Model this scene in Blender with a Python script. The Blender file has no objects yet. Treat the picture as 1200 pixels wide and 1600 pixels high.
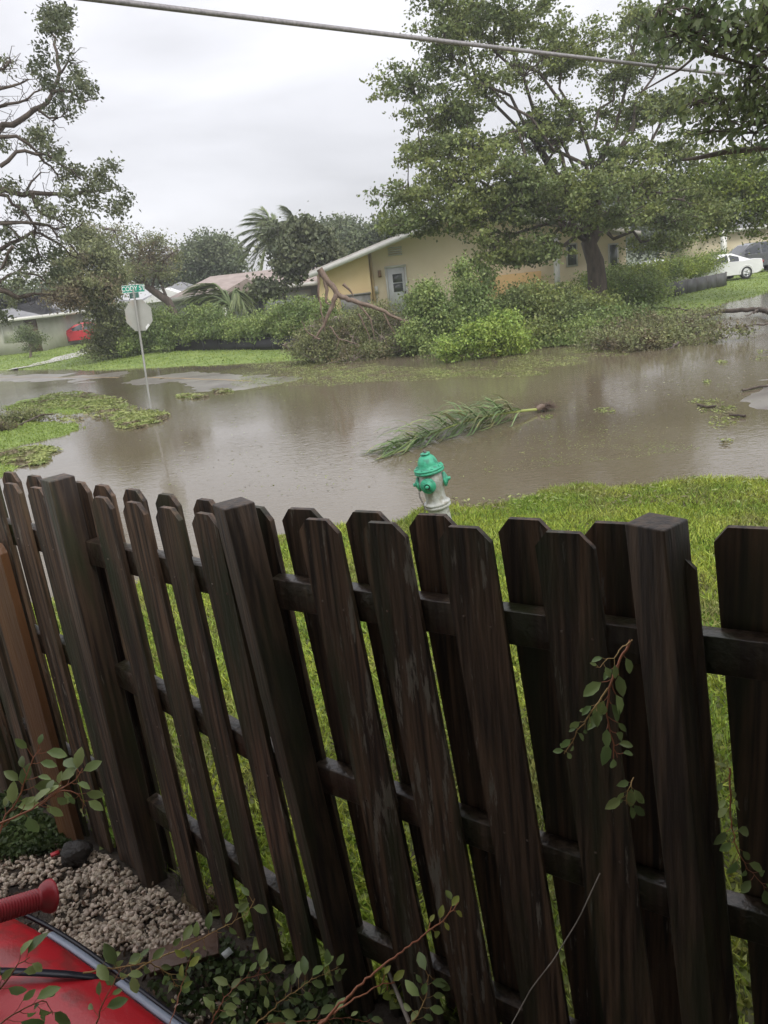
import bpy, math, random
import numpy as np
from mathutils import Vector, Matrix
random.seed(7); RNG = np.random.default_rng(11)
rad = math.radians
sc = bpy.context.scene
COL = sc.collection

# ------------------------------------------------------------------ camera
F, EYE, ROLL, PITCH = 1205.0, 2.4, rad(6.5), rad(16.85)      # photo pixels (1200 x 1600), metres
def ray(x, y):
    dx, dy = x-600, y-800
    u = dx*math.cos(ROLL)-dy*math.sin(ROLL); v = dx*math.sin(ROLL)+dy*math.cos(ROLL)
    return np.array([u, F*math.cos(PITCH)-v*math.sin(PITCH), -(F*math.sin(PITCH)+v*math.cos(PITCH))])
EYEP = np.array([0, 0, EYE])
def at(x, y, z=0.0):                # survey helper: where the sight line meets height z
    r = ray(x, y); return EYEP+r*((z-EYE)/r[2])
def atY(x, y, Y):                   # ... or reaches distance Y
    r = ray(x, y); return EYEP+r*(Y/r[1])
cam_d = bpy.data.cameras.new('camera'); cam = bpy.data.objects.new('camera', cam_d); COL.objects.link(cam)
fw = Vector(ray(600, 800)).normalized()
rt = (Vector(ray(700, 800))-Vector(ray(600, 800))).normalized(); upv = rt.cross(fw)
cam.matrix_world = Matrix(((rt.x, upv.x, -fw.x, 0), (rt.y, upv.y, -fw.y, 0), (rt.z, upv.z, -fw.z, EYE), (0, 0, 0, 1)))
cam_d.sensor_fit = 'VERTICAL'; cam_d.sensor_height = 36; cam_d.lens = F/1600*36
cam_d.clip_start = .05; cam_d.clip_end = 3000
sc.camera = cam
sc.view_settings.view_transform = 'Standard'; sc.view_settings.look = 'None'
sc.view_settings.exposure = 0.66; sc.view_settings.gamma = 1
sc.render.resolution_x = 768; sc.render.resolution_y = 1024

# ------------------------------------------------------------------ overcast sky
SUN_EL, SUN_AZ = rad(50), rad(152)           # azimuth from +Y towards +X
W = bpy.data.worlds.new('World'); sc.world = W; W.use_nodes = True
nt = W.node_tree; N = nt.nodes; L = nt.links; N.clear()
out = N.new('ShaderNodeOutputWorld'); bg = N.new('ShaderNodeBackground'); bg.inputs[1].default_value = .1
sky = N.new('ShaderNodeTexSky'); sky.sky_type = 'NISHITA'; sky.sun_disc = False
sky.sun_elevation = SUN_EL; sky.sun_rotation = SUN_AZ
tc = N.new('ShaderNodeTexCoord'); sx = N.new('ShaderNodeSeparateXYZ'); L.new(tc.outputs['Generated'], sx.inputs[0])
mr = N.new('ShaderNodeMapRange'); mr.inputs[1].default_value = 0; mr.inputs[2].default_value = 1
mr.inputs[3].default_value = 5.6; mr.inputs[4].default_value = 12.0
pw = N.new('ShaderNodeMath'); pw.operation = 'POWER'; pw.use_clamp = True; pw.inputs[1].default_value = 1.5; L.new(sx.outputs[2], pw.inputs[0]); L.new(pw.outputs[0], mr.inputs[0])
mp = N.new('ShaderNodeMapping'); mp.inputs['Scale'].default_value = (1, 1, 2.8); L.new(tc.outputs['Generated'], mp.inputs[0])
nz = N.new('ShaderNodeTexNoise'); nz.inputs['Scale'].default_value = 2.5; nz.inputs['Detail'].default_value = 5
nz.inputs['Roughness'].default_value = .5; nz.inputs['Distortion'].default_value = .3; L.new(mp.outputs[0], nz.inputs[0])
cr = N.new('ShaderNodeMapRange'); cr.inputs[1].default_value = .3; cr.inputs[2].default_value = .7
cr.inputs[3].default_value = .74; cr.inputs[4].default_value = 1.2; L.new(nz.outputs[0], cr.inputs[0])
mu = N.new('ShaderNodeMath'); mu.operation = 'MULTIPLY'; L.new(mr.outputs[0], mu.inputs[0]); L.new(cr.outputs[0], mu.inputs[1])
gr = N.new('ShaderNodeVectorMath'); gr.operation = 'SCALE'; gr.inputs[0].default_value = (1.0, .998, 1.045); L.new(mu.outputs[0], gr.inputs['Scale'])
mx = N.new('ShaderNodeMix'); mx.data_type = 'RGBA'; mx.inputs[0].default_value = .93
L.new(sky.outputs[0], mx.inputs[6]); L.new(gr.outputs[0], mx.inputs[7])
L.new(mx.outputs[2], bg.inputs[0]); L.new(bg.outputs[0], out.inputs[0])
sun_d = bpy.data.lights.new('sun', 'SUN'); sun = bpy.data.objects.new('sun', sun_d); COL.objects.link(sun)
sun_d.energy = 1.5; sun_d.angle = rad(24); sun_d.color = (1, .97, .93)
sdir = Vector((math.sin(SUN_AZ)*math.cos(SUN_EL), math.cos(SUN_AZ)*math.cos(SUN_EL), math.sin(SUN_EL)))
sun.rotation_euler = sdir.to_track_quat('Z', 'Y').to_euler()

# ------------------------------------------------------------------ helpers: materials
def pmat(name, c1, c2=None, scale=5, rough=.6, bump=0, bscale=None, spec=.5, metal=0, stretch=(1, 1, 1), detail=5,
         island=0, lo=.35, hi=.65, trans=0, c3=None, s3=1.0, coat=0, obj=True, extra=None):
    m = bpy.data.materials.new(name); m.use_nodes = True
    t = m.node_tree; n = t.nodes; l = t.links; b = n['Principled BSDF']
    b.inputs['Roughness'].default_value = rough; b.inputs['Metallic'].default_value = metal
    b.inputs['Specular IOR Level'].default_value = spec
    if coat: b.inputs['Coat Weight'].default_value = coat; b.inputs['Coat Roughness'].default_value = .08
    tcn = n.new('ShaderNodeTexCoord'); mpn = n.new('ShaderNodeMapping'); mpn.inputs['Scale'].default_value = stretch
    if obj:
        oi = n.new('ShaderNodeObjectInfo'); ad = n.new('ShaderNodeVectorMath'); ad.operation = 'ADD'
        sc_ = n.new('ShaderNodeMath'); sc_.operation = 'MULTIPLY'; sc_.inputs[1].default_value = 37.0
        l.new(oi.outputs['Random'], sc_.inputs[0]); l.new(tcn.outputs['Object'], ad.inputs[0]); l.new(sc_.outputs[0], ad.inputs[1])
        l.new(ad.outputs[0], mpn.inputs[0])
    else: l.new(tcn.outputs['Object'], mpn.inputs[0])
    def noise(s, d=detail):
        q = n.new('ShaderNodeTexNoise'); q.inputs['Scale'].default_value = s; q.inputs['Detail'].default_value = d
        l.new(mpn.outputs[0], q.inputs[0]); return q.outputs[0]
    def ramp(src, a, b_):
        q = n.new('ShaderNodeMapRange'); q.inputs[1].default_value = a; q.inputs[2].default_value = b_; l.new(src, q.inputs[0]); return q.outputs[0]
    def mix(fac, a, b_):
        q = n.new('ShaderNodeMix'); q.data_type = 'RGBA'
        if fac is not None:
            if isinstance(fac, float): q.inputs[0].default_value = fac
            else: l.new(fac, q.inputs[0])
        for i, c in ((6, a), (7, b_)):
            if isinstance(c, tuple): q.inputs[i].default_value = (*c, 1)
            else: l.new(c, q.inputs[i])
        return q.outputs[2]
    col = mix(ramp(noise(scale), lo, hi), c1, c2 or c1)
    if c3: col = mix(ramp(noise(s3, 3), .52, .62), col, c3)
    if extra: col = extra(m, n, l, noise, ramp, mix, mpn, col)
    if island:
        g = n.new('ShaderNodeNewGeometry'); h = n.new('ShaderNodeHueSaturation')
        r1 = n.new('ShaderNodeMapRange'); r1.inputs[3].default_value = 1-island; r1.inputs[4].default_value = 1+island*1.3
        l.new(g.outputs['Random Per Island'], r1.inputs[0]); l.new(r1.outputs[0], h.inputs['Value'])
        r2 = n.new('ShaderNodeMapRange'); r2.inputs[3].default_value = .5-island*.05; r2.inputs[4].default_value = .5+island*.03
        f2 = n.new('ShaderNodeMath'); f2.operation = 'FRACT'; m2 = n.new('ShaderNodeMath'); m2.operation = 'MULTIPLY'; m2.inputs[1].default_value = 17.3
        l.new(g.outputs['Random Per Island'], m2.inputs[0]); l.new(m2.outputs[0], f2.inputs[0]); l.new(f2.outputs[0], r2.inputs[0]); l.new(r2.outputs[0], h.inputs['Hue'])
        l.new(col, h.inputs['Color']); col = h.outputs[0]
    l.new(col, b.inputs['Base Color'])
    if bump:
        bn = n.new('ShaderNodeBump'); bn.inputs['Strength'].default_value = bump; bn.inputs['Distance'].default_value = .02
        l.new(noise(bscale or scale*3), bn.inputs['Height']); l.new(bn.outputs[0], b.inputs['Normal'])
    if trans:
        tr = n.new('ShaderNodeBsdfTranslucent'); ms = n.new('ShaderNodeMixShader'); ms.inputs[0].default_value = trans
        l.new(col, tr.inputs[0]); l.new(b.outputs[0], ms.inputs[1]); l.new(tr.outputs[0], ms.inputs[2])
        l.new(ms.outputs[0], n['Material Output'].inputs[0])
    return m
def leafmat(name, c1, c2, trans=.3, island=.4, scale=.6, rough=.5, c3=None, s3=.4):
    return pmat(name, c1, c2, scale=scale, rough=rough, island=island, trans=trans, spec=.35, c3=c3, s3=s3, detail=3, lo=.4, hi=.6)

M = {}
M['leaf_big'] = leafmat('leaf_big', (.13, .17, .06), (.21, .25, .075), scale=.5)
M['leaf_gold'] = leafmat('leaf_gold', (.12, .17, .045), (.22, .28, .05), scale=.6)
M['leaf_grey'] = leafmat('leaf_grey', (.09, .11, .06), (.15, .17, .09), scale=.9)
M['leaf_far'] = leafmat('leaf_far', (.10, .13, .075), (.15, .18, .095), scale=.3)
M['leaf_brown'] = leafmat('leaf_brown', (.16, .18, .08), (.23, .26, .11), scale=.5, c3=(.17, .14, .08), s3=.5)
M['leaf_hedge'] = leafmat('leaf_hedge', (.15, .21, .07), (.24, .31, .10), scale=.7)
M['leaf_bright'] = leafmat('leaf_bright', (.20, .29, .06), (.30, .40, .085), scale=1.0)
M['leaf_dull'] = leafmat('leaf_dull', (.16, .18, .08), (.23, .25, .105), scale=1.2, c3=(.15, .125, .07), s3=.9)
M['leaf_dark'] = leafmat('leaf_dark', (.10, .135, .055), (.16, .20, .075), scale=1.0)
M['leaf_palm'] = leafmat('leaf_palm', (.13, .17, .07), (.20, .24, .11), scale=.8)
M['leaf_frond'] = leafmat('leaf_frond', (.12, .19, .075), (.19, .27, .11), scale=2, c3=(.24, .24, .11), s3=3)
M['leaf_garden'] = leafmat('leaf_garden', (.18, .26, .09), (.28, .36, .14), scale=6, rough=.35)
M['leaf_cover'] = leafmat('leaf_cover', (.045, .07, .025), (.08, .115, .04), scale=6, rough=.5)
M['leaf_yellow'] = leafmat('leaf_yellow', (.24, .30, .06), (.30, .32, .08), scale=6)
M['grass'] = leafmat('grass', (.18, .27, .04), (.33, .39, .065), scale=1.6, c3=(.24, .25, .08), s3=1.1, island=.5)
M['grass_far'] = leafmat('grass_far', (.21, .29, .06), (.27, .34, .08), scale=.5, island=.2)
M['floating'] = leafmat('floating', (.22, .27, .08), (.30, .34, .12), scale=2, c3=(.2, .17, .1), s3=1.5, island=.3)
M['bark'] = pmat('bark', (.06, .045, .035), (.11, .085, .065), scale=9, rough=.8, bump=.6, stretch=(1, 1, .25))
M['bark_pale'] = pmat('bark_pale', (.16, .125, .10), (.25, .2, .165), scale=7, rough=.7, bump=.4)
M['bark_red'] = pmat('bark_red', (.13, .09, .065), (.21, .15, .11), scale=7, rough=.7, bump=.4)
M['twig_red'] = pmat('twig_red', (.30, .10, .05), (.40, .16, .08), scale=20, rough=.5)
M['twig_pale'] = pmat('twig_pale', (.18, .15, .12), (.3, .26, .22), scale=20, rough=.6)
M['twig_orange'] = pmat('twig_orange', (.35, .2, .07), (.42, .28, .1), scale=20, rough=.5)

def wood_extra(streak):
    def f(m, n, l, noise, ramp, mix, mpn, col):
        # long grain lines, algae, pale flecks of old paint
        g = n.new('ShaderNodeMapping'); g.inputs['Scale'].default_value = (60, 60, 2.2); l.new(mpn.inputs[0].links[0].from_socket, g.inputs[0])
        q = n.new('ShaderNodeTexNoise'); q.inputs['Scale'].default_value = 1.0; q.inputs['Detail'].default_value = 4; l.new(g.outputs[0], q.inputs[0])
        col = mix(ramp(q.outputs[0], .35, .62), col, (.024, .015, .010))
        g2 = n.new('ShaderNodeMapping'); g2.inputs['Scale'].default_value = (26, 26, 3.2); l.new(mpn.inputs[0].links[0].from_socket, g2.inputs[0])
        q2 = n.new('ShaderNodeTexNoise'); q2.inputs['Scale'].default_value = 1.6; q2.inputs['Detail'].default_value = 8; q2.inputs['Roughness'].default_value = .7
        l.new(g2.outputs[0], q2.inputs[0])
        col = mix(ramp(q2.outputs[0], streak, streak+.05), col, (.17, .15, .12))
        g3 = n.new('ShaderNodeMapping'); g3.inputs['Scale'].default_value = (9, 9, 1.4); l.new(mpn.inputs[0].links[0].from_socket, g3.inputs[0])
        q3 = n.new('ShaderNodeTexNoise'); q3.inputs['Scale'].default_value = 1.0; q3.inputs['Detail'].default_value = 5; l.new(g3.outputs[0], q3.inputs[0])
        return mix(ramp(q3.outputs[0], .5, .68), col, (.028, .032, .012))
    return f
WS = (1, 1, .12)
M['wood'] = pmat('wood', (.09, .056, .034), (.175, .104, .062), scale=9, rough=.6, bump=.35, bscale=70, stretch=WS, extra=wood_extra(.605))
M['wood_worn'] = pmat('wood_worn', (.10, .062, .037), (.20, .12, .072), scale=9, rough=.6, bump=.35, bscale=70, stretch=WS, extra=wood_extra(.545))
M['wood_post'] = pmat('wood_post', (.062, .042, .026), (.125, .078, .048), scale=7, rough=.55, bump=.35, bscale=60, stretch=WS, extra=wood_extra(.66))
M['wood_rail'] = pmat('wood_rail', (.06, .042, .028), (.10, .072, .05), scale=9, rough=.33, bump=.3, bscale=40, extra=wood_extra(.7))
M['wood_brown'] = pmat('wood_brown', (.09, .04, .016), (.15, .07, .027), scale=7, rough=.5, bump=.3, bscale=60, stretch=WS)
M['board_old'] = pmat('board_old', (.10, .055, .035), (.15, .085, .055), scale=8, rough=.5, bump=.3, bscale=40)

# ------------------------------------------------------------------ helpers: geometry
def setp(o, label=None, cat=None, group=None, kind=None):
    for k, v in (('label', label), ('category', cat), ('group', group), ('kind', kind)):
        if v: o[k] = v
    return o
def thing(name, label, cat, loc=(0, 0, 0), rz=0, group=None):
    o = bpy.data.objects.new(name, None); COL.objects.link(o); o.empty_display_size = .2
    o.location = tuple(loc); o.rotation_euler = (0, 0, rz)
    return setp(o, label, cat, group)
class G:
    def __init__(s): s.V = []; s.P = []; s.n = 0; s.mi = []
    def add(s, V, F, mi=0):
        V = np.asarray(V, float).reshape(-1, 3); F = np.asarray(F, np.int64)
        if not len(V): return
        s.V.append(V); s.P.append(F+s.n); s.n += len(V); s.mi.append(mi)
    def quads(s, V, mi=0):                    # V: (n,4,3)
        V = np.asarray(V, float); s.add(V.reshape(-1, 3), np.arange(len(V)*4).reshape(-1, 4), mi)
    def box(s, c, d, R=None, mi=0, taper=1):
        v = np.array([[x, y, z] for z in (-.5, .5) for y in (-.5, .5) for x in (-.5, .5)])*np.array(d)
        if taper != 1: v[4:, :2] *= taper
        if R is not None: v = v@np.asarray(R).T
        s.add(v+np.array(c), [[0, 2, 3, 1], [4, 5, 7, 6], [0, 1, 5, 4], [2, 6, 7, 3], [0, 4, 6, 2], [1, 3, 7, 5]], mi)
    def tube(s, P, r, n=6, cap=True, mi=0):
        P = np.asarray(P, float); r = np.broadcast_to(np.asarray(r, float), (len(P),))
        T = np.gradient(P, axis=0); T /= np.linalg.norm(T, axis=1)[:, None]+1e-9
        ref = np.array([0, 0, 1.]) if abs(T[:, 2]).mean() < .8 else np.array([1., 0, 0])
        A = np.cross(T, ref); A /= np.linalg.norm(A, axis=1)[:, None]+1e-9; B = np.cross(T, A)
        a = np.arange(n)*2*math.pi/n
        V = P[:, None]+r[:, None, None]*(np.cos(a)[None, :, None]*A[:, None]+np.sin(a)[None, :, None]*B[:, None])
        k = len(P); i = np.arange(k-1)[:, None]*n; j = np.arange(n)[None]; j2 = (j+1) % n
        s.add(V.reshape(-1, 3), np.stack([i+j, i+j2, i+n+j2, i+n+j], -1).reshape(-1, 4), mi)
        if cap and n >= 4:
            s.add(V[0], [list(range(n))], mi); s.add(V[-1], [list(range(n))[::-1]], mi)
    def lathe(s, prof, n=24, o=(0, 0, 0), R=None, mi=0):     # prof (r,z)
        prof = np.array(prof, float); a = np.arange(n)*2*math.pi/n
        V = np.stack([prof[:, 0, None]*np.cos(a), prof[:, 0, None]*np.sin(a), np.repeat(prof[:, 1, None], n, 1)], -1)
        k = len(prof); i = np.arange(k-1)[:, None]*n; j = np.arange(n)[None]; j2 = (j+1) % n
        V = V.reshape(-1, 3)
        if R is not None: V = V@np.asarray(R).T
        s.add(V+np.array(o), np.stack([i+j, i+j2, i+n+j2, i+n+j], -1).reshape(-1, 4), mi)
    def prism(s, poly, h, fn, mi=0):           # poly 2D (a,b); fn(a,b,t) -> xyz, t in 0..h
        n = len(poly); A = [fn(a, b, 0) for a, b in poly]+[fn(a, b, h) for a, b in poly]
        s.add(A, [[i, (i+1) % n, n+(i+1) % n, n+i] for i in range(n)], mi)
        s.add(A[:n], [list(range(n))[::-1]], mi); s.add(A[n:], [list(range(n))], mi)
    def build(s, name, mats, parent=None, local=False, smooth=False, bevel=0, origin=None):
        V = np.concatenate(s.V); off = np.zeros(3)
        q_ = parent
        while q_ is not None and not local: off = off+np.array(q_.location); q_ = q_.parent
        if origin is not None: off = off*0+np.array(origin)
        V = V-off
        me = bpy.data.meshes.new(name); me.vertices.add(len(V)); me.vertices.foreach_set('co', V.astype(np.float32).ravel())
        lens = np.concatenate([np.full(len(p), p.shape[1]) for p in s.P]); loops = np.concatenate([p.ravel() for p in s.P])
        me.loops.add(len(loops)); me.loops.foreach_set('vertex_index', loops.astype(np.int32))
        st = np.concatenate([[0], np.cumsum(lens)[:-1]])
        me.polygons.add(len(lens)); me.polygons.foreach_set('loop_start', st.astype(np.int32))
        if not isinstance(mats, (list, tuple)): mats = [mats]
        for m in mats: me.materials.append(m)
        if len(mats) > 1:
            me.polygons.foreach_set('material_index', np.concatenate([np.full(len(p), q) for p, q in zip(s.P, s.mi)]).astype(np.int32))
        if smooth: me.polygons.foreach_set('use_smooth', np.ones(len(lens), bool))
        me.update(calc_edges=True); me.validate()
        o = bpy.data.objects.new(name, me); COL.objects.link(o)
        if parent is not None:
            o.parent = parent
            if origin is not None: o.location = tuple(np.array(origin)-np.array(parent.location))
        elif origin is not None: o.location = tuple(origin)
        if bevel:
            bv = o.modifiers.new('bevel', 'BEVEL'); bv.width = bevel; bv.segments = 2; bv.limit_method = 'ANGLE'
        return o
def rotm(ax, ang):
    return np.array(Matrix.Rotation(ang, 3, ax))
def unit(n):
    v = RNG.normal(size=(n, 3)); return v/np.linalg.norm(v, axis=1)[:, None]
def leaves(C, size, aspect=.55, droop=.35, wind=(0, 0, 0), var=.35):
    """leaf quads at centres C: base, side, tip, side, folded a little along the midrib"""
    n = len(C); d = unit(n); d[:, 2] -= droop; d += np.array(wind); d /= np.linalg.norm(d, axis=1)[:, None]
    w = np.cross(d, unit(n)); w /= np.linalg.norm(w, axis=1)[:, None]+1e-9; u = np.cross(d, w)
    s = size*(1+var*RNG.uniform(-1, 1, n))[:, None]
    fold = RNG.uniform(.05, .35, (n, 1))
    return np.stack([C-d*s*.5, C+w*s*aspect*.5+u*s*fold*.4, C+d*s*.5, C-w*s*aspect*.5+u*s*fold*.4], 1)
def clusters(lobes, n, shell=.55):
    """points spread through a set of ellipsoids (cx,cy,cz,rx,ry,rz)"""
    L_ = np.array(lobes, float); vol = (L_[:, 3]*L_[:, 4]*L_[:, 5])**.72; idx = RNG.choice(len(L_), n, p=vol/vol.sum())
    r = RNG.uniform(0, 1, n)**shell*RNG.uniform(.82, 1.12, n)
    return L_[idx, :3]+unit(n)*r[:, None]*L_[idx, 3:], idx
def lobe(px, py, Y, rx, ry, rd, z0=None):       # ellipsoid from photo measurements: radii in photo pixels, depth radius in metres
    c = atY(px, py, Y); k = Y*1.02/F
    return (c[0], c[1], c[2], rx*k, rd, ry*k)
def wob(a, b, k=6, amp=.08):
    a = np.array(a, float); b = np.array(b, float); t = np.linspace(0, 1, k)[:, None]; Ln = np.linalg.norm(b-a)
    j = RNG.normal(size=(k, 3))*Ln*amp*np.sin(t*math.pi)
    return a+(b-a)*t+j
def plant(t, lobes, n_cl, per, rc, leaf, mat, bark=None, base=None, top=None, r0=.2, aspect=.55, droop=.35, wind=(0, 0, 0),
          limbs=True, twigs=.5, crown='crown', trunk='trunk', zmin=None, flat=.7, extra_pts=None, shell=.55, limb_r=.28):
    """trunk and limbs reaching into lobes of foliage, leaf clumps carried on twigs"""
    C, idx = clusters(lobes, n_cl, shell)
    if zmin is not None: C[:, 2] = np.maximum(C[:, 2], zmin+.02)
    P = C[:, None]+RNG.normal(size=(n_cl, per, 3))*rc*np.array([1, 1, flat])*RNG.uniform(.5, 1.3, (n_cl, 1, 1))
    P = P.reshape(-1, 3)
    if zmin is not None: P[:, 2] = np.maximum(P[:, 2], zmin)
    g = G(); g.quads(leaves(P, leaf, aspect, droop, wind)); g.build(crown, mat, t)
    if bark is None: return
    g = G(); nodes = []
    if base is not None:
        base = np.array(base, float); top = np.array(top, float)
        pt = wob(base, top, 8, .02); rr = np.linspace(r0*1.15, r0*.62, 8); rr[0] *= 1.3
        g.tube(pt, rr, 10)
        for (cx, cy, cz, ax, ay, az) in lobes:
            c = np.array([cx, cy, cz]); s = pt[RNG.integers(4, 8)] if limbs else pt[-1]
            q = wob(s, c, 7, .06); g.tube(q, np.linspace(r0*limb_r*1.3, r0*.1, 7), 6); nodes += list(q[2:])
    if extra_pts is not None: nodes += extra_pts
    if not nodes: nodes = [np.array(l_[:3])-np.array([0, 0, l_[5]*.8]) for l_ in lobes]
    nodes = np.array(nodes); k = int(n_cl*twigs)
    for i in RNG.choice(n_cl, k, replace=False):
        d = np.linalg.norm(nodes-C[i], axis=1); j = np.argmin(d+RNG.uniform(0, .4, len(d)))
        if d[j] < .08: continue
        q = wob(nodes[j], C[i], 4, .07); w = min(.045, .012+d[j]*.008)*(.6+r0*1.5)
        g.tube(q, np.linspace(w, w*.35, 4), 4, cap=False)
    g.build(trunk, bark, t, smooth=True)

def poly_sd(px, py, poly):                      # signed distance (positive inside)
    poly = np.array(poly, float); d = np.full(px.shape, 1e9); ins = np.zeros(px.shape, bool); n = len(poly)
    for i in range(n):
        a, b = poly[i], poly[(i+1) % n]; e = b-a; w0 = px-a[0]; w1 = py-a[1]
        t = np.clip((w0*e[0]+w1*e[1])/(e@e+1e-12), 0, 1); d = np.minimum(d, (w0-e[0]*t)**2+(w1-e[1]*t)**2)
        c = ((a[1] <= py) & (b[1] > py)) | ((b[1] <= py) & (a[1] > py))
        with np.errstate(divide='ignore', invalid='ignore'):
            xi = a[0]+(py-a[1])/(b[1]-a[1])*(b[0]-a[0])
        ins ^= c & (px < xi)
    d = np.sqrt(d); return np.where(ins, d, -d)
def vnoise(x, y, s, seed=0):                    # cheap smooth value noise
    x = x*s+seed*13.7; y = y*s+seed*7.3; xi = np.floor(x); yi = np.floor(y); fx = x-xi; fy = y-yi
    h = lambda a, b: np.modf(np.abs(np.sin(a*127.1+b*311.7+seed)*43758.5453))[0]
    fx = fx*fx*(3-2*fx); fy = fy*fy*(3-2*fy)
    return (h(xi, yi)*(1-fx)+h(xi+1, yi)*fx)*(1-fy)+(h(xi, yi+1)*(1-fx)+h(xi+1, yi+1)*fx)*fy
def fbm(x, y, s, seed=0): return vnoise(x, y, s, seed)*.5+vnoise(x, y, s*2.1, seed+1)*.3+vnoise(x, y, s*4.3, seed+2)*.2

# ------------------------------------------------------------------ the ground
W0 = lambda *pts: [tuple(at(x, y)[:2]) for x, y in pts]
near_poly = [(14, 6.2), (8, 7.1)]+W0((1200, 750), (1050, 755), (900, 764), (780, 781), (700, 793), (620, 806), (560, 815), (500, 826), (440, 842), (370, 862), (300, 890))+[(-3.2, 6.4), (-5, 5.6), (-9, 5), (-14, 4.5), (-14, -6), (14, -6)]
far_edge = W0((-260, 620), (-100, 588), (25, 577), (140, 578), (300, 572), (400, 568), (470, 562), (560, 556), (680, 552), (780, 550), (860, 540), (930, 522), (1000, 508), (1100, 482), (1200, 458))
far_poly = far_edge+[(30, 48), (55, 66), (90, 95), (90, 120), (-110, 120), (-110, 60), (-40, 46)]
isl1 = W0((10, 632), (50, 616), (110, 611), (165, 614), (172, 630), (150, 645), (90, 650), (30, 643))
isl2 = W0((-160, 655), (0, 653), (50, 655), (100, 659), (134, 664), (110, 678), (50, 694), (0, 703), (-160, 735))
isl3 = W0((-160, 722), (0, 708), (40, 700), (76, 699), (68, 708), (30, 727), (0, 739), (-160, 800))
def h_near(x, y):
    s = poly_sd(x, y, near_poly)+(fbm(x, y, 1.6, 17)-.5)*.6+(fbm(x, y, 6, 18)-.5)*.2; return np.clip(s*.035, -.2, .17)+.035*np.clip(s*3, -1, 1)-.012+(fbm(x, y, 1.7)-.5)*.05
def h_far(x, y):
    s = poly_sd(x, y, far_poly)+(fbm(x, y, .7, 31)-.5)*.9; return np.clip(s*.06, -.2, .2)+(fbm(x, y, .8, 3)-.5)*.05*np.clip(s, .2, 1)
def h_isl(x, y):
    s = np.maximum(np.maximum(poly_sd(x, y, isl1)*.7, poly_sd(x, y, isl2)), poly_sd(x, y, isl3)*.8)+(fbm(x, y, 1.1, 8)-.55)*.8; return np.clip(s*.09, -.15, .07)+(fbm(x, y, 1.5, 5)-.5)*.03
def beyond_fence(x, y): return y > np.interp(x, [-3.1, -1.09, -.396, .551, 2.6], [4.35, 2.59, 2.0, 1.48, .4])+.13
CODY = np.array([(-45, 62), (-16.2, 35), (-7.25, 26.6), (-3.1, 21.7), (1.5, 16.0)])
def d_line(x, y, P):
    d = np.full(x.shape, 1e9)
    for a, b in zip(P[:-1], P[1:]):
        e = b-a; t = np.clip(((x-a[0])*e[0]+(y-a[1])*e[1])/(e@e), 0, 1); d = np.minimum(d, np.hypot(x-a[0]-e[0]*t, y-a[1]-e[1]*t))
    return d
slab_poly = W0((1118, 640), (1150, 610), (1200, 590), (1330, 560), (1400, 640), (1330, 700), (1230, 700), (1150, 680))
def h_road(x, y):
    c = np.exp(-(d_line(x, y, CODY[:4])/2.6)**2)
    s = np.clip((poly_sd(x, y, slab_poly)+(fbm(x, y, 1.2, 4)-.5)*1.3)*1.2+.5, 0, 1)
    return -.055+c*.063+s*.058+((fbm(x+y*.9, y-x*.9, .35, 9)-.5)*.045+(fbm(x+y, (y-x)*.35, 1.6, 12)-.5)*.03)*(c+s*.6)
def sheet(name, mat, hf, x0, x1, y0, y1, st, keep=None, rot=None):
    xs = np.arange(x0, x1+st/2, st); ys = np.arange(y0, y1+st/2, st); X, Y = np.meshgrid(xs, ys); Z = hf(X, Y)
    k, m = X.shape; i = (np.arange(k-1)[:, None]*m+np.arange(m-1)[None]).ravel(); Fq = np.stack([i, i+1, i+m+1, i+m], -1)
    if keep is not None:
        Kp = keep(X, Y).ravel(); Fq = Fq[Kp[Fq].any(1)]
    used = np.unique(Fq); mp_ = np.zeros(k*m, int); mp_[used] = np.arange(len(used))
    g = G(); g.add(np.stack([X.ravel(), Y.ravel(), Z.ravel()], -1)[used], mp_[Fq]); o = g.build(name, mat, smooth=True)
    return setp(o, kind='structure')
M['soil_lawn'] = pmat('soil_lawn', (.12, .15, .04), (.19, .23, .06), scale=3, rough=.9, bump=.5, bscale=30, c3=(.08, .07, .04), s3=2, obj=False)
M['lawn_far'] = pmat('lawn_far', (.13, .19, .04), (.19, .25, .06), scale=1.5, rough=.9, bump=.5, bscale=14, obj=False)
M['asphalt'] = pmat('asphalt', (.15, .135, .115), (.22, .20, .17), scale=1.2, rough=.28, bump=.12, bscale=60, obj=False, c3=(.12, .10, .085), s3=.9)
M['concrete'] = pmat('concrete', (.38, .36, .33), (.48, .46, .43), scale=2, rough=.35, bump=.1, bscale=40, obj=False)
M['mulch'] = pmat('mulch', (.03, .022, .016), (.06, .045, .03), scale=9, rough=.85, bump=.9, bscale=40, obj=False)
M['turf_deep'] = pmat('turf_deep', (.06, .08, .035), (.09, .11, .05), scale=.3, rough=1, obj=False)
sheet('road', M['asphalt'], h_road, -48, 34, 3, 66, .2, keep=lambda x, y: (poly_sd(x, y, far_poly) < 1.2) & (poly_sd(x, y, near_poly) < 1))
sheet('near_lawn', M['soil_lawn'], h_near, -13, 13, 1.1, 8.6, .06, keep=lambda x, y: (poly_sd(x, y, near_poly) > -.7) & beyond_fence(x, y+.06))
sheet('far_lawn', M['lawn_far'], h_far, -75, 75, 19, 110, .5, keep=lambda x, y: poly_sd(x, y, far_poly) > -1.0)
sheet('verge_islands', M['lawn_far'], h_isl, -15, -3.5, 11.5, 24, .08, keep=lambda x, y: np.maximum(np.maximum(poly_sd(x, y, isl1), poly_sd(x, y, isl2)), poly_sd(x, y, isl3)) > -.6)
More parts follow.
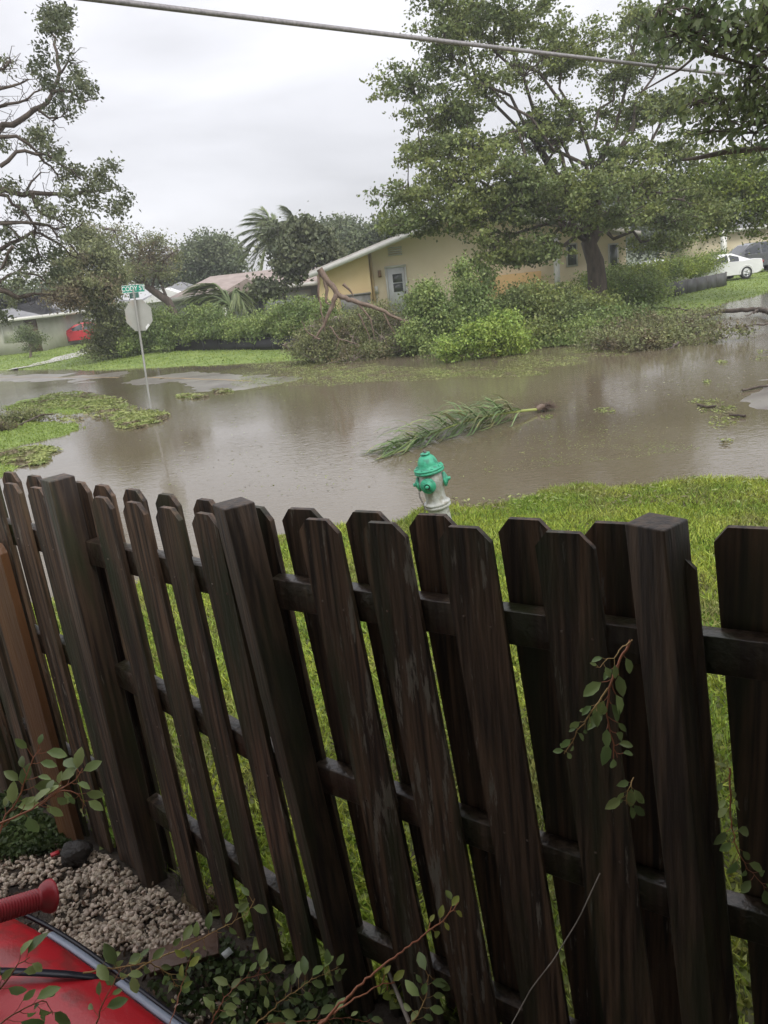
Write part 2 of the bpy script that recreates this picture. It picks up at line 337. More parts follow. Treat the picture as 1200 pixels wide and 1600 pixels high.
g = G(); g.quads([[(-1500, -1500, -.6), (1500, -1500, -.6), (1500, 2500, -.6), (-1500, 2500, -.6)]]); setp(g.build('ground', M['turf_deep']), kind='structure')
# flood water
wm = bpy.data.materials.new('flood_water'); wm.use_nodes = True; n = wm.node_tree.nodes; l = wm.node_tree.links; b = n['Principled BSDF']
tcn = n.new('ShaderNodeTexCoord')
def wnoise(scale, st, rot=0, det=3, dist=0):
    q = n.new('ShaderNodeMapping'); q.inputs['Scale'].default_value = st; q.inputs['Rotation'].default_value = (0, 0, rot); l.new(tcn.outputs['Object'], q.inputs[0])
    z = n.new('ShaderNodeTexNoise'); z.inputs['Scale'].default_value = scale; z.inputs['Detail'].default_value = det; z.inputs['Distortion'].default_value = dist
    l.new(q.outputs[0], z.inputs[0]); return z.outputs[0]
def wmath(op, a, b_):
    q = n.new('ShaderNodeMath'); q.operation = op
    for i, v in enumerate((a, b_)):
        if isinstance(v, (int, float)): q.inputs[i].default_value = v
        else: l.new(v, q.inputs[i])
    return q.outputs[0]
rip = wnoise(9, (1, 2.2, 1), rad(28), 3, .6); rip2 = wnoise(3.2, (1, 1.9, 1), rad(-15), 2, .4)
area = wnoise(.16, (1, 1, 1), 0, 2); gust = wmath('MULTIPLY_ADD', area, 1.0)
am = n.new('ShaderNodeMapRange'); am.inputs[1].default_value = .35; am.inputs[2].default_value = .65; am.inputs[3].default_value = .15; am.inputs[4].default_value = 1.1; l.new(area, am.inputs[0])
hgt = wmath('MULTIPLY', wmath('ADD', rip, wmath('MULTIPLY', rip2, .8)), am.outputs[0])
bn = n.new('ShaderNodeBump'); bn.inputs['Strength'].default_value = .6; bn.inputs['Distance'].default_value = .0065; l.new(hgt, bn.inputs['Height']); l.new(bn.outputs[0], b.inputs['Normal'])
cm = n.new('ShaderNodeMix'); cm.data_type = 'RGBA'; cm.inputs[6].default_value = (.105, .08, .048, 1); cm.inputs[7].default_value = (.165, .14, .10, 1)
l.new(wnoise(.35, (1, 1, 1), 0, 4), cm.inputs[0]); l.new(cm.outputs[2], b.inputs['Base Color'])
b.inputs['Roughness'].default_value = .03; b.inputs['IOR'].default_value = 1.5
g = G(); g.quads([[(-80, 2.5, 0), (80, 2.5, 0), (80, 80, 0), (-80, 80, 0)]]); setp(g.build('flood_water', wm), kind='structure')
# yellow centre line, driveways
def strip(name, pts, w, z, mat, hf=None, kind='structure'):
    P = np.array(pts, float); T = np.gradient(P, axis=0); T /= np.linalg.norm(T, axis=1)[:, None]; Nn = np.stack([-T[:, 1], T[:, 0]], -1)
    A = P+Nn*w/2; B = P-Nn*w/2; zz = (hf(P[:, 0], P[:, 1]) if hf else 0)+z*np.ones(len(P))
    g = G(); V = np.concatenate([np.c_[A, zz], np.c_[B, zz]]); k = len(P)
    g.add(V, [[i, i+1, k+i+1, k+i] for i in range(k-1)]); return setp(g.build(name, mat), kind=kind)
def resample(P, st):
    P = np.array(P, float); d = np.r_[0, np.cumsum(np.linalg.norm(np.diff(P, axis=0), axis=1))]; t = np.arange(0, d[-1], st)
    return np.stack([np.interp(t, d, P[:, i]) for i in range(P.shape[1])], -1)
M['yellow'] = pmat('yellow', (.36, .24, .09), (.24, .19, .13), scale=6, rough=.4)
strip('road_marking', resample(CODY[1:4], .25), .12, .004, M['yellow'], h_road)
drv = [tuple(at(18, 577)[:2]), tuple(at(50, 570, .1)[:2]), tuple(at(100, 559, .2)[:2]), tuple(at(139, 549, .2)[:2]), tuple(at(160, 541, .2)[:2]), tuple(at(185, 533, .2)[:2])]
strip('driveway', resample(drv, .5), 1.7, .03, M['concrete'], h_far)
drv2 = [tuple(at(-60, 561, .2)[:2]), tuple(at(0, 553, .2)[:2]), tuple(at(60, 543, .2)[:2]), tuple(at(100, 535, .2)[:2]), tuple(at(150, 530, .2)[:2])]
strip('driveway', resample(drv2, .5), 3.0, .034, M['concrete'], h_far)

# ------------------------------------------------------------------ grass (real blades)
def blades(name, mat, n, box_, hf, keep, size, lean=.8, up=.6, wd=.22):
    x = RNG.uniform(box_[0], box_[1], n); y = RNG.uniform(box_[2], box_[3], n); k = keep(x, y); x = x[k]; y = y[k]; z = hf(x, y)
    k = z > -.004; x, y, z = x[k], y[k], z[k]
    C = np.stack([x, y, z+size*.3], -1); g = G(); n = len(C)
    d = unit(n)*lean; d[:, 2] = np.abs(d[:, 2])+up; d /= np.linalg.norm(d, axis=1)[:, None]
    w = np.cross(d, unit(n)); w /= np.linalg.norm(w, axis=1)[:, None]; s = size*RNG.uniform(.5, 1.3, (n, 1))
    g.quads(np.stack([C-d*s*.5, C+w*s*wd, C+d*s*.6, C-w*s*wd], 1)); return setp(g.build(name, mat), kind='stuff')
blades('grass', M['grass'], 330000, (-6, 7, 1.6, 8.4), h_near, lambda x, y: beyond_fence(x, y+.09) & (poly_sd(x, y, near_poly) > -.05+.3*(vnoise(x, y, 3)-.5)) & (np.abs(x) < y*.75+1.2), .040, lean=1.0, up=.35)
blades('grass', M['grass'], 190000, (-6, 7, 1.6, 8.4), h_near, lambda x, y: beyond_fence(x, y+.07) & (poly_sd(x, y, near_poly) > -.05) & (np.abs(x) < y*.75+1.2), .085, lean=.9, up=.5, wd=.045)
blades('grass', M['grass_far'], 190000, (-40, 40, 20, 60), h_far, lambda x, y: (poly_sd(x, y, far_poly) < 14) & (np.abs(x) < y*.7+2), .085, lean=1.3, up=.2)
blades('grass', M['grass_far'], 60000, (-14, -4, 12, 23), h_isl, lambda x, y: x > -14, .05, lean=1, up=.4)

# ------------------------------------------------------------------ wooden fence
FO, BO = -.002, -.078
M['nail'] = pmat('nail', (.10, .05, .03), (.2, .16, .13), scale=60, rough=.5, metal=.3)
P1 = at(93, 755, 1.85); P2 = at(368, 795, 1.85); P3 = at(1027, 826, 1.85)
dL = (P2-P1)/np.linalg.norm(P2-P1); dM = (P3-P2)/np.linalg.norm(P3-P2)
PA = P1-dL*2.3; PB = P3+dM*2.2
KN = np.array([PA, P1, P2, P3, PB]); KS = np.array([-2.3, 0, np.linalg.norm(P2-P1), np.linalg.norm(P2-P1)+np.linalg.norm(P3-P2), 0]); KS[4] = KS[3]+2.2
def fdir(S): return dL if S < KS[2] else dM
def fnor(S): d = fdir(S); return np.array([d[1], -d[0], 0])          # towards the camera
def fpos(S, z, off=0):
    p = np.array([np.interp(S, KS, KN[:, i]) for i in range(3)]); lean = np.interp(S, [0, .9], [0, .088])
    p = p+fdir(S)*lean*(1.85-z)+fnor(S)*off; p[2] = z; return p
def s_of(px, py, off):                   # fence station of a photo point on the plane set off by off
    best = None
    for (A, B, s0) in ((P1, P2, 0), (P2, P3, KS[2])):
        d = (B-A)/np.linalg.norm(B-A); nn = np.array([d[1], -d[0], 0]); r = ray(px, py); A2 = A+nn*off
        t = nn@(A2-EYEP)/(nn@r); q = EYEP+r*t; s = (q-A2)@d
        if A is P1 and s <= KS[2]: return s
        best = s+s0
    return best
fence = thing('wooden_fence', 'dark wet wooden shadowbox fence of dog eared pickets in front of the lawn', 'fence', (P2[0], P2[1], .15))
def picket(S, off, w=.135, top=1.832, bot=.18, mat=None, th=.017, name='picket', ear=.034):
    g = G(); e = ear; h = w/2
    poly = [(-h, bot), (h, bot), (h, top-e), (h-e*.85, top), (-h+e*.85, top), (-h, top-e)]
    n = fnor(S); d = fdir(S); zc = 1.0; c = fpos(S, zc, off)
    def fn(a, z, t):
        return fpos(S, z, off)+d*a+n*(t-th/2)
    g.prism(poly, th, fn)
    if off == FO and name == 'picket':
        for a_, zz in ((-.03, 1.60), (.032, 1.585), (-.03, 1.0), (.03, .99), (.0, .4)):
            q = fpos(S, zz+RNG.uniform(-.008, .008), off)+d*(a_+RNG.uniform(-.006, .006))+n*(th/2+.0005); g.box(q, (.006, .003, .006), rotm('Z', math.atan2(d[1], d[0])), 1)
    rz = math.atan2(d[1], d[0]); R = np.array(Matrix.Rotation(-rz, 3, 'Z'))
    g.V = [(v-c)@R.T for v in g.V]
    o = g.build(name, [mat or M['wood'], M['nail']], None, bevel=.003); o.parent = fence; o.location = tuple(c-np.array(fence.location)); o.rotation_euler = (0, 0, rz)
    return o
fr = [(494, 808), (595, 817), (723, 825), (879, 834)]
for i, (x, y) in enumerate(fr):
    o = picket(s_of(x, y, FO), FO, w=[.118, .125, .128, .13][i], mat=M['wood_worn'] if i in (0, 1) else M['wood'])
for x, y in [(160, 788), (209, 790), (261, 797), (318, 801)]: picket(s_of(x, y, FO), FO, w=.112, top=1.822)
for x, y in [(470, 797), (572, 800), (674, 806), (818, 812), (955, 817)]: picket(s_of(x, y, BO), BO, w=.13)
for x, y in [(127, 770), (163, 775), (210, 779), (262, 786), (322, 793), (400, 800)]: picket(s_of(x, y, BO), BO, w=.112, top=1.832)
for k in range(8):
    picket(-.175-.19*k, FO, w=.122, top=1.82); picket(-.14-.19*k, BO, w=.122, top=1.832)
picket(KS[3]+.008, FO, w=.12, top=1.80); picket(KS[3]+.172, BO, w=.15, top=1.835); picket(KS[3]+.335, FO, w=.135); picket(KS[3]+.43, BO, w=.135)
for k in range(4): picket(KS[3]+.55+.22*k, FO, w=.135); picket(KS[3]+.66+.22*k, BO, w=.135)
def post(S, w=.092, top=1.86, bot=.1, yaw=0, mat=None, off=.004):
    g = G(); c = fpos(S, 1.0, off); rz = yaw or math.atan2(fdir(S)[1], fdir(S)[0]); h = w/2
    sh = fpos(S, 0, 0)-fpos(S, 1.85, 0)
    V = []
    for z in (bot, top):
        k = sh*(1.0-z)/1.85; k[2] = 0
        for a, b_ in ((-h, -h), (h, -h), (h, h), (-h, h)):
            q = np.array(Matrix.Rotation(rz, 3, 'Z'))@np.array([a, b_, 0]); V.append(c+q+k+np.array([0, 0, z-1.0]))
    g.add(V, [[0, 3, 2, 1], [4, 5, 6, 7], [0, 1, 5, 4], [1, 2, 6, 5], [2, 3, 7, 6], [3, 0, 4, 7]])
    R = np.array(Matrix.Rotation(-rz, 3, 'Z')); g.V = [(v-c)@R.T for v in g.V]
    o = g.build('post', mat or M['wood_post'], None, bevel=.004); o.parent = fence; o.location = tuple(c-np.array(fence.location)); o.rotation_euler = (0, 0, rz); return o
post(0, w=.088, top=1.872, yaw=rad(42)); post(KS[2], w=.088, top=1.868, yaw=rad(32)); post(KS[3], w=.090, top=1.868, yaw=rad(38))
post(-1.15); post(KS[3]+1.15)
o = picket(-.54, .05, w=.17, top=1.58, mat=M['wood_brown'], th=.03, name='board'); o['label'] = 'unpainted orange brown board'
RZ = [(-2.3, 1.64, 1.18, .62), (0, 1.64, 1.16, .58), (KS[2], 1.645, 1.06, .465), (KS[3], 1.612, .93, .30), (KS[4], 1.575, .84, .2)]
for a, b_ in zip(RZ[:-1], RZ[1:]):
    for i in (1, 2, 3):
        g = G(); S0, S1 = a[0]+.046, b_[0]-.046; th, hh = .05, .088; V = []
        for S, z, Sx in ((S0, a[i], a[0]), (S1, b_[i], b_[0])):
            for o_, dz in ((-th/2, -hh), (th/2, -hh), (th/2, 0), (-th/2, 0)):
                Sm = (a[0]+b_[0])/2; p = np.array([np.interp(S, KS, KN[:, j]) for j in range(3)]); ln = np.interp(S, [0, .9], [0, .088])
                d = fdir(Sm); nn = fnor(Sm); p = p+d*ln*(1.85-z)+nn*(-.040+o_); p[2] = z+dz; V.append(p)
        g.add(V, [[0, 1, 2, 3], [7, 6, 5, 4], [0, 4, 5, 1], [1, 5, 6, 2], [2, 6, 7, 3], [3, 7, 4, 0]])
        g.build('rail', M['wood_rail'], fence, bevel=.003)

# ------------------------------------------------------------------ fire hydrant
M['hyd_green'] = pmat('hyd_green', (.03, .30, .17), (.06, .42, .25), scale=22, rough=.45, bump=.4, bscale=90, c3=(.04, .22, .14), s3=18)
M['hyd_silver'] = pmat('hyd_silver', (.36, .37, .34), (.50, .51, .48), scale=16, rough=.45, bump=.4, bscale=90, metal=.25, c3=(.30, .29, .24), s3=12)
M['dark_metal'] = pmat('dark_metal', (.08, .075, .07), (.14, .13, .12), scale=30, rough=.5, metal=.5)
hb = atY(686, 768, 7.0); hyd = thing('fire_hydrant', 'silver fire hydrant with green bonnet and caps at the edge of the lawn', 'fire hydrant', (hb[0], hb[1], .105))
hyd.rotation_euler = (rad(1), rad(-8), 0)
g = G(); g.lathe([(.0, -.2), (.10, -.2), (.10, .15), (.098, .17), (.128, .175), (.128, .195), (.12, .197), (.12, .203), (.128, .205), (.128, .222), (.103, .232), (.096, .26), (.094, .31), (.106, .37), (.119, .42), (.118, .46), (.108, .50), (.10, .53), (0, .53)], 32)
Rn = {}
def nozzle(gg, az, r, l0, l1, mi=0):
    prof = [(0, l0), (r, l0), (r, l1), (0, l1)]; R = rotm('Z', az)@rotm('Y', rad(90)); gg.lathe(prof, 24, (0, 0, .425), R, mi)
for az, r in ((rad(248), .066), (rad(170), .062), (rad(-8), .062)): nozzle(g, az, r, .02, .120)
g.build('barrel', M['hyd_silver'], hyd, local=True, smooth=False, bevel=.004)
g = G(); g.lathe([(0, .52), (.128, .52), (.14, .525), (.143, .535), (.14, .545), (.136, .547), (.136, .551), (.14, .553), (.142, .562), (.136, .57), (.098, .574), (.096, .60), (.088, .635), (.072, .665), (.05, .685), (.035, .69), (.034, .694), (.046, .696), (.046, .708), (.03, .71), (0, .711)], 36)
for k in range(8):
    a = k*math.pi/4+.2; g.lathe([(0, .568), (.013, .568), (.013, .580), (0, .580)], 6, (.121*math.cos(a), .121*math.sin(a), 0))
g.build('bonnet', M['hyd_green'], hyd, local=True, smooth=False)
g = G(); g.lathe([(.016, .71), (.013, .738), (0, .738)], 5); g.build('operating_nut', M['dark_metal'], hyd, local=True)
for az, r in ((rad(248), .07), (rad(170), .066), (rad(-8), .066)):
    g = G(); R = rotm('Z', az)@rotm('Y', rad(90))
    g.lathe([(r, .112), (r+.005, .114), (r+.005, .132), (r-.002, .137), (r*.72, .140), (r*.70, .146), (r*.44, .150), (r*.42, .156)], 24, (0, 0, .425), R); g.lathe([(.019, .154), (.017, .178), (0, .178)], 5, (0, 0, .425), R)
    g.build('cap', M['hyd_green'], hyd, local=True)
g = G()
for k in range(26):
    z = .40-.013*k; a = np.arange(8)*math.pi/4; q = np.array([-.135-.01*math.sin(k*.35), -.085, z]); u = np.array([1, 0, 0]) if k % 2 else np.array([0, 1, 0])
    g.tube([q+u*.006*math.cos(t)+np.array([0, 0, 1])*.010*math.sin(t) for t in np.linspace(0, 6.28, 8)], .0022, 4, cap=False)
g.build('chain', M['dark_metal'], hyd, local=True)

# ------------------------------------------------------------------ street sign
M['galv'] = pmat('galv', (.33, .33, .30), (.42, .42, .39), scale=4, rough=.5, metal=.3)
M['sign_back'] = pmat('sign_back', (.36, .36, .32), (.42, .42, .38), scale=3, rough=.5, metal=.15, c3=(.40, .34, .27), s3=1.4)
M['sign_green'] = pmat('sign_green', (.0, .24, .15), (.01, .28, .18), scale=3, rough=.4)
M['sign_green_dull'] = pmat('sign_green_dull', (.05, .15, .12), (.07, .18, .15), scale=3, rough=.5)
M['white_paint'] = pmat('white_paint', (.72, .72, .70), (.80, .80, .78), scale=4, rough=.5)
M['white_dull'] = pmat('white_dull', (.42, .45, .43), (.50, .53, .50), scale=4, rough=.5)
sb = at(236, 641, -.02); st_ = atY(207, 443, sb[1]+.1); ax = (st_-sb); SL = np.linalg.norm(ax); ax /= SL
ss = thing('street_sign', 'back of a stop sign under a green Cody St blade on a leaning metal pole', 'road sign', sb)
def frame(yaw):
    r = np.array([math.cos(yaw), math.sin(yaw), 0]); r -= ax*(r@ax); r /= np.linalg.norm(r); return r, np.cross(ax, r)   # right, away
g = G(); r_, f_ = frame(rad(-25))
g.tube([sb, sb+ax*(SL-.12)], .026, 6); g.build('pole', M['galv'], ss)
zc = SL*.775 if False else None
oc = atY(210.5, 493, sb[1]); hcen = (oc-sb)@ax; r_, f_ = frame(rad(-18)); C0 = sb+ax*hcen+f_*.045+r_*.01
g = G(); R8 = .35/math.cos(math.pi/8); pl = [(R8*math.cos(math.pi/8+k*math.pi/4), R8*math.sin(math.pi/8+k*math.pi/4)) for k in range(8)]
g.prism(pl, .004, lambda a, b_, t: C0+r_*a+ax*b_+f_*t); g.build('stop_plate', M['sign_back'], ss)
g = G(); g.prism([(.15, -.33), (.22, -.27), (.26, -.24), (.22, -.20), (.14, -.27)], .002, lambda a, b_, t: C0+r_*a+ax*b_-f_*(t+.001)); g.build('sticker', M['white_paint'], ss)
def text_mesh(body, size, fn, name, mat, parent, xs=1.0):
    cu = bpy.data.curves.new(name, 'FONT'); cu.body = body; cu.size = size; cu.align_x = 'CENTER'; cu.align_y = 'CENTER'; cu.offset = size*.012
    o = bpy.data.objects.new(name, cu); COL.objects.link(o); dg = bpy.context.evaluated_depsgraph_get(); dg.update()
    me = bpy.data.meshes.new_from_object(o.evaluated_get(dg)); bpy.data.objects.remove(o)
    V = np.array([fn(v.co.x*xs, v.co.y) for v in me.vertices])-np.array(parent.location)
    me.vertices.foreach_set('co', V.astype(np.float32).ravel()); me.materials.clear(); me.materials.append(mat); me.update()
    q = bpy.data.objects.new(name, me); COL.objects.link(q); q.parent = parent; return q
def blade(cpx, yaw, w, h, txt, mat, tmat, ts, name='street_name_plate'):
    c = atY(*cpx, sb[1]); hc = (c-sb)@ax; r, f = frame(yaw); c = sb+ax*hc+r*0
    g = G(); g.prism([(-w/2, -h/2), (w/2, -h/2), (w/2, h/2), (-w/2, h/2)], .006, lambda a, b_, t: c+r*a+ax*b_+f*(t-.003)); p = g.build(name, mat, ss)
    g = G(); bw = .008
    for a0, b0, a1, b1 in ((-w/2, -h/2, w/2, -h/2+bw), (-w/2, h/2-bw, w/2, h/2), (-w/2, -h/2+bw, -w/2+bw, h/2-bw), (w/2-bw, -h/2+bw, w/2, h/2-bw)):
        g.prism([(a0, b0), (a1, b0), (a1, b1), (a0, b1)], .002, lambda a, b_, t: c+r*a+ax*b_-f*(.0035+t))
    g.build('border', tmat, ss)
    text_mesh(txt, ts, lambda a, b_: c+r*a+ax*b_-f*.006, 'lettering', tmat, ss, .95)
cc = atY(205, 451, sb[1])
blade((205, 451), rad(-12), .56, .17, 'CODY ST', M['sign_green'], M['white_paint'], .145)
blade((208.5, 461.5), rad(-50), .50, .13, 'D 21', M['sign_green_dull'], M['white_dull'], .12)

# ------------------------------------------------------------------ fallen palm frond
fb = at(838, 640, .06); ft = at(612, 706, .03); fr_t = thing('palm_frond', 'big green fallen palm frond lying in the flood water behind the hydrant', 'palm frond', ((fb+ft)/2)*np.array([1, 1, 0]))
def ribbon(g, P, w, up=None, mi=0):
    P = np.array(P); k = len(P); T = np.gradient(P, axis=0); s = np.cross(T, RNG.normal(size=3)*.3+np.array([0, 0, 1])); s /= np.linalg.norm(s, axis=1)[:, None]+1e-9
    w = np.asarray(w)[:, None]; V = np.stack([P-s*w/2, P+s*w/2], 1).reshape(-1, 3); i = np.arange(k-1)*2
    g.add(V, np.stack([i, i+1, i+3, i+2], -1), mi)
def frond_geo(g, gr_, base, tip, lift, length, n, wid, wind=(0, 0, 0), side_up=.3, seg=5, droop=.5, zmin=None):
    base = np.array(base); tip = np.array(tip); T = np.linspace(0, 1, 12)[:, None]
    R = base+(tip-base)*T+np.array([0, 0, 1])*lift*np.sin(T*math.pi); ax_ = (tip-base)/np.linalg.norm(tip-base); sd = np.cross(ax_, [0, 0, 1]); sd /= np.linalg.norm(sd)
    gr_.tube(R, np.linspace(wid*1.4, wid*.3, 12), 5)
    for s in (-1, 1):
        for i in range(n):
            t = .1+.9*(i+RNG.uniform(0, 1))/n; p = np.array([np.interp(t, T[:, 0], R[:, j]) for j in range(3)])
            d = sd*s*RNG.uniform(.5, .95)+ax_*RNG.uniform(.5, 1.1)+np.array([0, 0, side_up*RNG.uniform(-.5, 1.2)])+np.array(wind); d /= np.linalg.norm(d)
            ln = length*RNG.uniform(.7, 1.1)*(1-.45*abs(t-.45)); q = [p]
            for k in range(seg):
                d = d+np.array([0, 0, -droop/seg*(k+.5)])*.5+np.array(wind)*.12; d /= np.linalg.norm(d); q.append(q[-1]+d*ln/seg)
            q = np.array(q)
            if zmin is not None: q[:, 2] = np.maximum(q[:, 2], zmin+RNG.uniform(0, .03))
            ribbon(g, q, wid*1.5*np.array([.5, 1, .95, .8, .55, .08][:seg+1]) if seg == 5 else wid*1.5*np.linspace(1, .1, seg+1))
g = G(); g2 = G()
frond_geo(g, g2, fb, ft, .13, .95, 115, .018, wind=(-.38, .22, .03), side_up=1.0, droop=1.0, zmin=.006)
for k in range(34):
    p = fb+(ft-fb)*RNG.uniform(.15, .85)+np.array([0, 0, .15]); q = [p]; d = np.array([-.6+RNG.uniform(-.3, .5), .5, .7+RNG.uniform(-.2, .3)])
    for j in range(5): d = d/np.linalg.norm(d); q.append(q[-1]+d*.14); d = d+np.array([-.05, 0, -.35])
    ribbon(g, q, .020*np.array([.5, 1, .9, .7, .5, .1]))
g.build('leaflets', M['leaf_frond'], fr_t); g2.build('rachis', pmat('rachis', (.30, .36, .09), (.38, .42, .12), scale=5, rough=.5), fr_t)
g = G(); cb = at(852, 637, .05); g.tube([fb, (fb+cb)/2+np.array([0, 0, .03]), cb], [.035, .05, .06], 7)
for k in range(150):
    d = unit(1)[0]; d[2] = abs(d[2])*.5; q = cb+d*.05*np.array([1.3, 1, 1]); g.tube([q, q+d*.08+unit(1)[0]*.05, q+d*.14+unit(1)[0]*.08], [.006, .004, .001], 3, cap=False)
g.build('sheath', M['bark_red'], fr_t)

# ------------------------------------------------------------------ overhead cables
M['cable'] = pmat('cable', (.20, .19, .19), (.32, .30, .30), scale=40, rough=.45, metal=.2)
def cable(name, pts, r, label):
    P = np.array([atY(p[0], p[1], p[2]*1.4) for p in pts]); t = np.linspace(0, 1, len(P)); tt = np.linspace(0, 1, 60)
    co = [np.polyfit(t, P[:, i], 2) for i in range(3)]; Q = np.stack([np.polyval(c, tt) for c in co], -1)
    g = G(); g.tube(Q, r, 8)
    # slender lashed messenger wire wound round the cable
    T = np.gradient(Q, axis=0); T /= np.linalg.norm(T, axis=1)[:, None]; A = np.cross(T, [0, 0, 1]); B = np.cross(T, A)
    return g, Q, A, B
g, Q, A, B = cable('c', [(-60, -28, 3.2), (118, -4, 3.6), (420, 32, 4.4), (700, 66, 5.3), (920, 92, 6.1), (1125, 114, 7.0), (1330, 140, 8.1)], .0165, '')
mo = np.repeat(.012, 60)[:, None]; g.tube(Q+B*-mo*1.2, .006, 6); setp(g.build('overhead_cable', M['cable'], smooth=True), 'thick grey overhead service cable crossing the top of the sky', 'cable')
g, Q, A, B = cable('c', [(1010, -8, 9), (1090, 14, 9.4), (1160, 36, 9.8), (1260, 64, 10.4)], .010, '')
setp(g.build('overhead_cable', M['cable'], smooth=True), 'thin wire running behind the leaves in the top right corner', 'cable')

# ------------------------------------------------------------------ yellow house
M['stucco'] = pmat('stucco', (.80, .61, .32), (.84, .66, .37), scale=1.2, rough=.85, bump=.25, bscale=60)
M['stucco_pale'] = pmat('stucco_pale', (.80, .68, .48), (.84, .72, .53), scale=1.2, rough=.85, bump=.25, bscale=60)
M['stucco_orange'] = pmat('stucco_orange', (.66, .43, .18), (.72, .48, .22), scale=1.2, rough=.85, bump=.25, bscale=60)
M['roof_white'] = pmat('roof_white', (.45, .42, .38), (.58, .55, .50), scale=1.5, rough=.7, bump=.2, bscale=20)
M['trim'] = pmat('trim', (.62, .61, .56), (.70, .69, .64), scale=3, rough=.5)
M['door_white'] = pmat('door_white', (.68, .69, .70), (.75, .76, .77), scale=3, rough=.4)
M['glass'] = pmat('glass', (.07, .08, .08), (.13, .14, .14), scale=1.5, rough=.12, spec=.8)
M['grey_box'] = pmat('grey_box', (.20, .19, .17), (.27, .26, .24), scale=4, rough=.6)
YH = 36.0
xl = atY(496, 425, YH); pk = atY(722, 330, YH); xr = atY(978, 395, YH)
zb = 0.1; zL = atY(496, 424, YH)[2]; zP = pk[2]; X0, XP, X1 = xl[0], pk[0], xr[0]
zR = zL+.1
hs = thing('house', 'yellow stucco house with low white gable roof behind the fallen limbs', 'house', ((X0+X1)/2, YH+4, .1))
g = G(); g.prism([(X0, zb), (X1, zb), (X1, zR-.1), (XP, zP-.15), (X0, zL-.1)], 9, lambda a, b_, t: (a, YH+t, b_)); g.build('wall', [M['stucco_pale']], hs)
xc = atY(578, 430, YH-.5)[0]
g = G(); zx = zL+(zP-zL)*(xc-X0)/(XP-X0)
g.prism([(X0-.02, zb), (xc, zb), (xc, zx-.14), (X0-.02, zL-.14)], .5, lambda a, b_, t: (a, YH-.5+t*.998, b_)); o = g.build('wall', M['stucco'], hs); o['label'] = 'deeper yellow bay left of the door'
g = G(); ov = .3
def slope(g, xa, za, xb, zb_, y0, y1, th=.16):
    g.add([(xa, y0, za), (xb, y0, zb_), (xb, y1, zb_), (xa, y1, za), (xa, y0, za-th), (xb, y0, zb_-th), (xb, y1, zb_-th), (xa, y1, za-th)],
          [[0, 1, 2, 3], [7, 6, 5, 4], [0, 4, 5, 1], [1, 5, 6, 2], [2, 6, 7, 3], [3, 7, 4, 0]])
sl = (zP-zL)/(XP-X0)
slope(g, X0-ov, zL-ov*sl+.1, XP, zP+.1, YH-1.1, YH+9.4); slope(g, XP+.01, zP+.1, X1+ov, zR-ov*sl+.1, YH-1.1, YH+9.4); roof = g.build('roof', M['roof_white'], hs)
g = G(); slope(g, X0-ov-.03, zL-ov*sl+.03, XP, zP+.04, YH-1.16, YH-1.102, .22); g.build('fascia', M['trim'], roof)
g.V and None
# door with two-pane window, frame
def on_wall(px, py, Y=YH): p = atY(px, py, Y); return p[0], p[2]
dx0, dzt = on_wall(604, 419.5); dx1, _ = on_wall(631, 419.5); dzb = dzt-2.1
g = G(); g.box(((dx0+dx1)/2, YH-.03, (dzt+dzb)/2), (dx1-dx0, .06, dzt-dzb)); door = g.build('door', M['door_white'], hs)
g = G(); g.box((dx0-.05, YH-.05, (dzt+dzb)/2), (.08, .1, dzt-dzb)); g.box((dx1+.05, YH-.05, (dzt+dzb)/2), (.08, .1, dzt-dzb)); g.box(((dx0+dx1)/2, YH-.052, dzt+.045), (dx1-dx0+.2, .104, .09)); g.build('door_frame', M['trim'], door)
cx_ = (dx0+dx1)/2; wz = dzt-.66
for k in (0, 1):
    g = G(); g.box((cx_+.05, YH-.07, wz+(.2 if k else -.2)), (.42, .02, .36)); g.build('window_pane', M['glass'], door)
g = G(); g.box((cx_+.34, YH-.08, dzt-1.1), (.05, .06, .1)); g.build('handle', M['dark_metal'], door)
g = G(); px_, pz_ = on_wall(593, 428); g.box((px_, YH-.06, pz_), (.14, .12, .3)); g.tube([(px_, YH-.1, pz_+.1), (px_, YH-.16, pz_-.12)], [.05, .08], 8); g.build('wall_lamp', pmat('lamp_brown', (.25, .15, .07), rough=.5), hs)
g = G(); mx_, mz_ = on_wall(588, 453); g.box((mx_, YH-.06, mz_), (.16, .12, .32)); g.tube([(mx_, YH-.05, mz_-.16), (mx_, YH-.05, .3)], .02, 6); g.build('meter_box', M['trim'], hs)
g = G(); g.box((xc+.1, YH-.06, 1.9), (.13, .1, 3.5)); g.build('downspout', pmat('ds', (.55, .42, .22), rough=.5), hs)
g = G(); ax_, az_ = on_wall(566, 465, YH-.5); g.box((ax_-.3, YH-.75, az_-.3), (1.3, .5, .9)); g.box((ax_-.3, YH-.76, az_+.17), (1.4, .56, .06)); g.build('service_box', M['grey_box'], hs)
# gable vent
vx, vz = on_wall(617, 393); g = G()
for k in range(4): g.box((vx, YH-.03, vz-.14+k*.1), (.62, .06, .05), rotm('X', .5))
g.build('gable_vent', M['trim'], hs)
